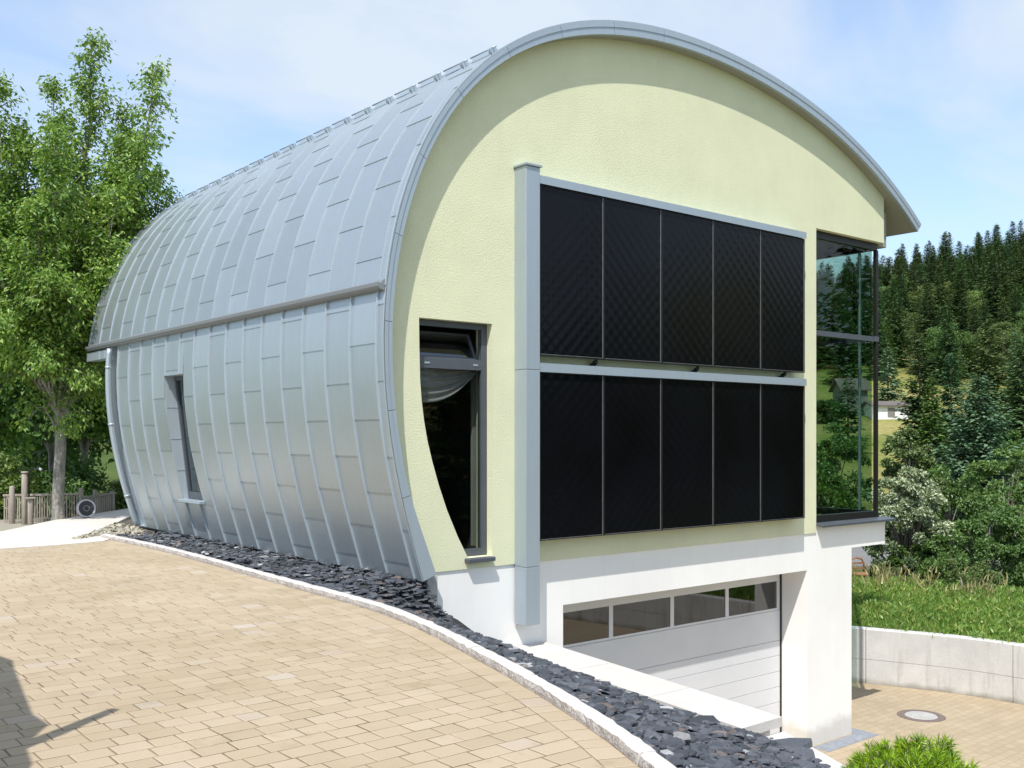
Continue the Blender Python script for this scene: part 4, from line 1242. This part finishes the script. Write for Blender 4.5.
# --- mountain pine at the lower right
def mugo():
    rg = random.Random(9)
    x, y = W(2.42, 6.05); z = -.95
    root = thing('mountain_pine', 'bright lime green dwarf mountain pine at the lower right of the slate bed', 'shrub', (x, y, z))
    tr, cm = MB(), MB()
    n = 0
    while n < 340:
        v = rvec(rg)
        if v.z < -.1: continue
        lump = 1+.22*noise.noise(v*2.3+Vector((4, 1, 0)))
        p = Vector((x+v.x*.47*lump, y+v.y*.47*lump, z+.30+max(0, v.z)*.46*lump*rg.uniform(.9, 1.03)))
        d = (v+Vector((0, 0, .75))+rvec(rg)*.25).normalized()
        s = p-d*.16
        tr.tube([(x, y, z), s.lerp(Vector((x, y, z)), .5), s, p], [.02, .012, .007, .004], 4, cap=False)
        for i in range(105):
            t = rg.random()**.8
            q = s.lerp(p, t)
            e = (d*(.35+.5*t)+rvec(rg)*.8).normalized()
            nn = rvec(rg); l = rg.uniform(.05, .08)
            leaf_card(cm, q, e, nn, l, .0058, 0)
        n += 1
    tr.build('trunk', 'bark', root); cm.build('needles', 'needle_lime', root)
mugo()

# --- trees, bushes on the right behind the grass bank
gm = 'trees between the grass bank and the far meadow'
def mid_con(px, topy, d, wpx, label, mat, seed, **k):
    h, x, y = h_for(px, topy, d)
    o = conifer(k.pop('name', 'spruce_tree'), label, 'tree', h, wpx*d/1012, mat, seed, group=gm, **k); put(o, x, y, seed); return o
mid_con(920, 338, 66, 74, 'tall brownish dark spruce in the centre of the view beside the white shed', 'needle_brown', 51, whorl=.34, dens=1.5, card=.55)
mid_con(951, 352, 63, 64, 'dark spruce between the tall brownish spruce and the bluish pine', 'needle_dark', 52, whorl=.34, dens=1.5, card=.52)
mid_con(988, 318, 70, 84, 'tallest dark brown spruce, rising behind the bluish pine', 'needle_brown', 53, whorl=.34, dens=1.5, card=.58)
mid_con(1022, 336, 66, 74, 'dark spruce cut by the right edge of the photo', 'needle_dark', 54, whorl=.34, dens=1.5, card=.55)
mid_con(1045, 350, 60, 80, 'dark spruce just beyond the right edge of the photo', 'needle_dark', 60, whorl=.45, card=.55)
mid_con(978, 376, 43, 92, 'broad bluish green pine in front of the dark spruces', 'needle_blue', 55, whorl=.27, card=.44, pine=True, lift=.35, dens=1.9, name='pine_tree')
mid_con(932, 380, 50, 62, 'fresh green pointed conifer left of the bluish pine', 'needle_green', 56, whorl=.28, card=.42, lift=.2, dens=1.6)
mid_con(888, 348, 108, 40, 'small blue spruce at the meadow edge behind the white shed', 'needle_blue', 57, whorl=.5, card=.7)
mid_con(1016, 330, 96, 44, 'silvery blue spruce at the forest edge on the right', 'needle_blue', 58, whorl=.5, card=.7)
mid_con(848, 372, 84, 46, 'dark spruce seen through the glass corner beside the grey barn', 'needle_dark', 59, whorl=.5, card=.6)
gs = 'bushes behind the grass bank'
def bush(px, topy, d, wpx, label, mat, seed, **k):
    h, x, y = h_for(px, topy, d)
    if k.pop('onbank', 0): h -= 1.0
    z = EYE+(436-topy)/1012*d-h
    o = clump_tree(k.pop('name', 'bush'), label, k.pop('cat', 'bush'), h, wpx*d/1012, mat, seed, group=gs, trunk_h=k.pop('trunk_h', .03), tight=True, **k); put(o, x, y, seed, z=z); return o
bush(908, 430, 35, 66, 'tall shrub flecked with pale yellow green leaves above the silvery bush', 'leaf_fleck', 61, nclump=90, leaves=110, ls=.2, name='tall_shrub', cat='shrub')
bush(908, 470, 27, 82, 'silvery white topped bush next to the white cantilever', 'leaf_silver_low', 62, nclump=170, leaves=130, ls=.15, top_mat='leaf_silver', base_taper=.35)
bush(1006, 448, 33, 84, 'large rounded green bush at the right edge under the pine', 'leaf_mid', 63, nclump=90, leaves=110, ls=.2)
bush(1030, 478, 29, 80, 'green bush cut by the right edge of the photo above the grass', 'leaf_mid', 64, nclump=80, leaves=110, ls=.17)
bush(986, 502, 28, 76, 'round mid green bush standing behind the grass in the right half', 'leaf_mid', 65, nclump=90, leaves=110, ls=.16)
bush(944, 532, 26, 58, 'low fresh green bush between the silvery bush and the round one', 'leaf_mid', 66, nclump=80, leaves=100, ls=.14)
bush(912, 545, 26.5, 56, 'dark low bush at the foot of the silvery bush', 'leaf_dark', 67, nclump=60, leaves=100, ls=.14)
bush(948, 470, 38, 90, 'dark bush in the gap below the fresh green conifer', 'leaf_dark', 68, nclump=70, leaves=110, ls=.22)
bush(965, 560, 24.2, 60, 'lowest small bush at the top of the grass bank', 'leaf_pale', 69, nclump=40, leaves=90, ls=.1, onbank=0)
bush(836, 432, 47, 78, 'dark round bush seen through the glass corner below the meadow', 'leaf_mid', 70, nclump=80, leaves=100, ls=.24)
bush(818, 470, 40, 60, 'green bush seen low through the left of the glass corner', 'leaf_mid', 71, nclump=70, leaves=100, ls=.22)
bush(912, 403, 104, 22, 'little round bush beside the white shed on the meadow', 'leaf_mid', 72, nclump=40, leaves=70, ls=.35)
bush(830, 402, 100, 30, 'dark bush on the meadow left of the grey barn', 'leaf_dark', 73, nclump=40, leaves=70, ls=.35)
bush(1018, 430, 52, 70, 'dark bush in the gap between pine and right photo edge', 'leaf_dark', 74, nclump=60, leaves=90, ls=.26)

# --- the wooded hillside: single trees, a few kinds
gf = 'trees of the wooded hillside'
kinds = [('spruce_tree', 'dark green spruce of the wooded hillside beyond the meadow', 'needle_dark', 15, 6.2, .9),
         ('spruce_tree', 'brownish green spruce of the wooded hillside beyond the meadow', 'needle_brown', 17, 6.6, .95),
         ('spruce_tree', 'fresh green conifer of the wooded hillside beyond the meadow', 'needle_green', 14, 6.4, .9),
         ('spruce_tree', 'bluish green conifer of the wooded hillside beyond the meadow', 'needle_blue', 14, 6.2, .9)]
protos = [conifer(n, l, 'tree', h, w_, m_, 80+i, group=gf, whorl=.46, card=c*.78, rag=.3, dens=1.15) for i, (n, l, m_, h, w_, c) in enumerate(kinds)]
protos.append(clump_tree('leafy_tree', 'pale green broad leaved tree of the wooded hillside beyond the meadow', 'tree', 12, 7, 'leaf_pale', 90, trunk_h=.12, nclump=80, leaves=110, ls=.36, group=gf))
protos.append(clump_tree('leafy_tree', 'mid green broad leaved tree of the wooded hillside beyond the meadow', 'tree', 12, 7.5, 'leaf_mid', 91, trunk_h=.12, nclump=80, leaves=110, ls=.36, group=gf))
rg = random.Random(77)
used = [0]*len(protos); placed = []
tries = 0
while len(placed) < 360 and tries < 30000:
    tries += 1
    f = 126+140*rg.random()**.9
    t = rg.uniform(.285, .535) if len(placed) < 290 else rg.choice((rg.uniform(.12, .285), rg.uniform(.535, .66)))
    r = t*f
    dmin = 3.6 if f > 150 else 4.2
    if any((r-a)**2+(f-b)**2 < dmin**2 for a, b in placed): continue
    if f < 142 and t < .36 and rg.random() < .85: continue
    x, y = W(r, f)
    nn = noise.noise(Vector((x*.03, y*.03, 5)))
    fr = (f-126)/140
    wts = [4+3*fr, 3+3*fr, 1.6*(1-fr)+.5, 2.2*(1-fr)+.1, 1.0*(1-fr)+.08, .7*(1-fr)+.1]
    k = rg.choices(range(6), wts)[0]
    s = rg.uniform(.7, 1.12) if f > 235 else rg.uniform(.6, 1.0)
    src = protos[k]
    loc = (x, y, ground(x, y)-.2); sc = (s*rg.uniform(.9, 1.2), s*rg.uniform(.9, 1.2), s*rg.uniform(.78, .98))
    if used[k] == 0: put(src, x, y, rg.uniform(0, 6.28), sc, loc[2])
    else: copy_tree(src, loc, rg.uniform(0, 6.28), sc)
    used[k] += 1; placed.append((r, f))

go = 'trees across the lower yard'
rg = random.Random(5)
for i in range(16):
    a = R_(-8-58*(i+.5)/16); d = rg.uniform(34, 52)
    x, y = 7+d*math.cos(a), d*math.sin(a)
    o = copy_tree(protos[(0, 5, 1, 2)[i % 4]], (x, y, ground(x, y)), rg.uniform(0, 6.28), (1.1, 1.1, rg.uniform(.9, 1.2)), ('dark green spruce', 'mid green broad leaved tree', 'brownish green spruce', 'fresh green conifer')[i % 4]+' standing across the lower yard, opposite the gable')
    o['group'] = go

# --- far buildings, garden chair
def far_house(name, label, cat, px, d, wid, dep, hw, hr, wallm, rot):
    x, y = az(px, d); z = ground(x, y)
    root = thing(name, label, cat, (x, y, z), rot)
    m = MB(); m.box(-wid/2, wid/2, -dep/2, dep/2, -1, hw); m.plate([[(-wid/2, hw), (wid/2, hw), (0, hw+hr)]] if False else [[(-dep/2, hw), (dep/2, hw), (0, hw+hr*.97)]], -.01, .01)
    pieces = []
    m = MB(); m.box(-wid/2, wid/2, -dep/2, dep/2, -1, hw)
    for xx in (-wid/2, wid/2-.1):
        m.add([(xx, -dep/2, hw), (xx, dep/2, hw), (xx, 0, hw+hr*.95), (xx+.1, -dep/2, hw), (xx+.1, dep/2, hw), (xx+.1, 0, hw+hr*.95)], [(0, 1, 2), (5, 4, 3)])
    pieces.append(('wall', wallm, m))
    m = MB(); o = .35
    for sg in (-1, 1):
        e = sg*(dep/2+o); ze = hw-o*hr/(dep/2)
        v = [(-wid/2-o, e, ze), (wid/2+o, e, ze), (wid/2+o, 0, hw+hr), (-wid/2-o, 0, hw+hr)]
        m.add(v+[(a, b, c+.15) for a, b, c in v], [(0,3,2,1),(4,5,6,7),(0,1,5,4),(1,2,6,5),(2,3,7,6),(3,0,4,7)])
    pieces.append(('roof', 'roof_tiles', m))
    m = MB(); m.box(-wid*.1, wid*.1, -dep/2-.04, -dep/2-.005, 0, min(2, hw*.8)); pieces.append(('door', 'timber_grey', m))
    for n, mt, mm in pieces:
        mm.v = [(a+x, b+y, c+z) for a, b, c in mm.v]
        mm.build(n, mt, root, fixn=True)
    return root
far_house('shed', 'small white shed with dark roof standing on the meadow below the forest', 'shed', 886, 103, 3.6, 3, 1.15, .35, 'haus_white', R_(-40))
far_house('barn', 'grey timber barn seen through the glass corner', 'barn', 850, 106, 2.6, 3.0, 2.4, 1.0, 'timber_grey', R_(-38))
cx_, cy_ = az(862, 31); czz = -3.0
gc = thing('garden_chair', 'small brown wooden chair with arched back behind the white pillar', 'chair', (cx_, cy_, czz), R_(-20))
def part(name, fn_):
    m = MB(); fn_(m); m.v = [(a+cx_, b+cy_, c+czz) for a, b, c in m.v]; m.build(name, 'wood_brown', gc, fixn=True)
part('seat', lambda m: m.box(-.27, .27, -.25, .25, .40, .45, bev=.01))
for sx in (-1, 1):
    for sy in (-1, 1):
        part('leg', lambda m: m.box(sx*.24-.03, sx*.24+.03, sy*.22-.03, sy*.22+.03, 0, .398))
def back(m):
    pts = [(-.26, .24, .45), (-.26, .25, .70), (-.20, .26, .84), (0, .27, .90), (.20, .26, .84), (.26, .25, .70), (.26, .24, .45)]
    m.tube(pts, .03, 6)
    m.box(-.24, .24, .235, .265, .54, .60); m.box(-.24, .24, .24, .27, .70, .75)
part('backrest', back)

# --- unseen slab on posts, made up and outlined to cast the yard's shadow
cp = thing('shadow_caster', 'unseen slab on posts beside the yard, added to cast the paving shadow', 'shadow_caster', (*W(-4.6, 4), 0))
rp = [(a-.10, b) for a, b in [(-4.75, 6.1), (-4.27, 5.99), (-4.0, 5.75), (-3.86, 5.49), (-3.40, 4.70), (-3.17, 4.31), (-2.98, 4.10), (-2.93, 3.72), (-2.74, 3.40), (-2.55, 2.6), (-2.6, 1.4), (-6.4, 1.2), (-6.6, 6.1)]]
m = MB(); n = len(rp); tri = tessellate_polygon([[Vector((a, b, 0)) for a, b in rp]])
m.add([(*W(a, b), 2.58) for a, b in rp]+[(*W(a, b), 2.7) for a, b in rp], [tuple(t) for t in tri]+[tuple(i+n for i in t) for t in tri]+[(i, (i+1) % n, (i+1) % n+n, i+n) for i in range(n)])
m.build('roof', 'wood_grey', cp, fixn=True)
m = MB(); m.tube([(*W(-3.1, 3.5), 2.62), (*W(-2.94, 4.0), 2.62), (*W(-2.82, 4.46), 2.62)], [.06, .055, .04], 8); m.build('spout', 'zinc_trim', cp)  # made-up arm, placed for the thin arm of the cast shadow
for a, b in ((-3.9, 4.6), (-3.1, 2.2), (-6.2, 1.6), (-6.2, 5.7)):
    m = MB(); x, y = W(a, b); m.box(x-.06, x+.06, y-.06, y+.06, -.1, 2.57, bev=.008); m.build('post', 'wood_grey', cp)

# ------------------------------------------------------------------ camera, sun, sky
cd = bpy.data.cameras.new('camera'); cam = bpy.data.objects.new('camera', cd); COL.objects.link(cam)
cam.location = (CAM[0], CAM[1], EYE)
cam.rotation_euler = (R_(90), 0, -math.atan2(FW[0], FW[1]))
cd.sensor_width = 36; cd.lens = 36*1012/1024; cd.shift_y = (436-384)/1024
cd.clip_start = .1; cd.clip_end = 6000
scn.camera = cam

SUN = Vector((1.35, 1.0, -2.6)).normalized()
sl = bpy.data.lights.new('sun', 'SUN'); sl.energy = 4.0; sl.angle = R_(.53); sl.color = (1, .965, .91)
so = bpy.data.objects.new('sun', sl); COL.objects.link(so)
so.rotation_euler = SUN.to_track_quat('-Z', 'Y').to_euler()
so.location = (-10, -10, 30)
w = bpy.data.worlds.new('World'); scn.world = w; w.use_nodes = True
nt = w.node_tree; nt.nodes.clear()
out = nt.nodes.new('ShaderNodeOutputWorld'); bg = nt.nodes.new('ShaderNodeBackground')
sky = nt.nodes.new('ShaderNodeTexSky'); sky.sky_type = 'NISHITA'; sky.sun_disc = False
sky.sun_elevation = math.asin(-SUN.z); sky.sun_rotation = math.atan2(-SUN.x, -SUN.y)
sky.air_density = 1.0; sky.dust_density = .6; sky.ozone_density = 1.5
tc = nt.nodes.new('ShaderNodeTexCoord')
# thin cloud veils: noise in the plane of a cloud deck (direction divided by height)
sx = nt.nodes.new('ShaderNodeSeparateXYZ'); nt.links.new(tc.outputs['Generated'], sx.inputs[0])
za = nt.nodes.new('ShaderNodeMath'); za.operation = 'ADD'; za.inputs[1].default_value = .16
zm = nt.nodes.new('ShaderNodeMath'); zm.operation = 'MAXIMUM'; zm.inputs[1].default_value = 0
nt.links.new(sx.outputs[2], zm.inputs[0]); nt.links.new(zm.outputs[0], za.inputs[0])
cb = nt.nodes.new('ShaderNodeCombineXYZ')
for i in (0, 1):
    dv = nt.nodes.new('ShaderNodeMath'); dv.operation = 'DIVIDE'
    nt.links.new(sx.outputs[i], dv.inputs[0]); nt.links.new(za.outputs[0], dv.inputs[1]); nt.links.new(dv.outputs[0], cb.inputs[i])
mp = nt.nodes.new('ShaderNodeMapping'); mp.inputs['Rotation'].default_value = (0, 0, R_(35)); mp.inputs['Scale'].default_value = (.7, 1.05, 1); mp.inputs['Location'].default_value = (1.3, .4, 0)
nt.links.new(cb.outputs[0], mp.inputs[0])
nz = nt.nodes.new('ShaderNodeTexNoise'); nz.inputs['Scale'].default_value = 1.5; nz.inputs['Detail'].default_value = 9; nz.inputs['Roughness'].default_value = .55; nz.inputs['Distortion'].default_value = .5
nt.links.new(mp.outputs[0], nz.inputs['Vector'])
mask = ramp_ = nt.nodes.new('ShaderNodeValToRGB')
e = mask.color_ramp.elements; e[0].position = .38; e[0].color = (.37, .37, .37, 1); e[1].position = .64; e[1].color = (.92, .92, .92, 1)
nt.links.new(nz.outputs[0], mask.inputs[0])
mxn = nt.nodes.new('ShaderNodeMix'); mxn.data_type = 'RGBA'
nt.links.new(mask.outputs[0], mxn.inputs[0]); sm = nt.nodes.new('ShaderNodeMix'); sm.data_type = 'RGBA'; sm.blend_type = 'MULTIPLY'; sm.inputs[0].default_value = 1; nt.links.new(sky.outputs[0], sm.inputs[6]); sm.inputs[7].default_value = (1.5, 1.78, 2.0, 1)
nt.links.new(sm.outputs[2], mxn.inputs[6]); mxn.inputs[7].default_value = (6.2, 6.9, 7.6, 1)
nt.links.new(mxn.outputs[2], bg.inputs[0]); bg.inputs[1].default_value = .10
nt.links.new(bg.outputs[0], out.inputs[0])

vs_ = scn.view_settings
vs_.view_transform = 'Standard'; vs_.look = 'None'; vs_.gamma = 1; vs_.use_curve_mapping = False; vs_.exposure = .34
scn.render.engine = 'CYCLES'
scn.cycles.max_bounces = 8; scn.cycles.transparent_max_bounces = 12
scn.cycles.use_denoising = True
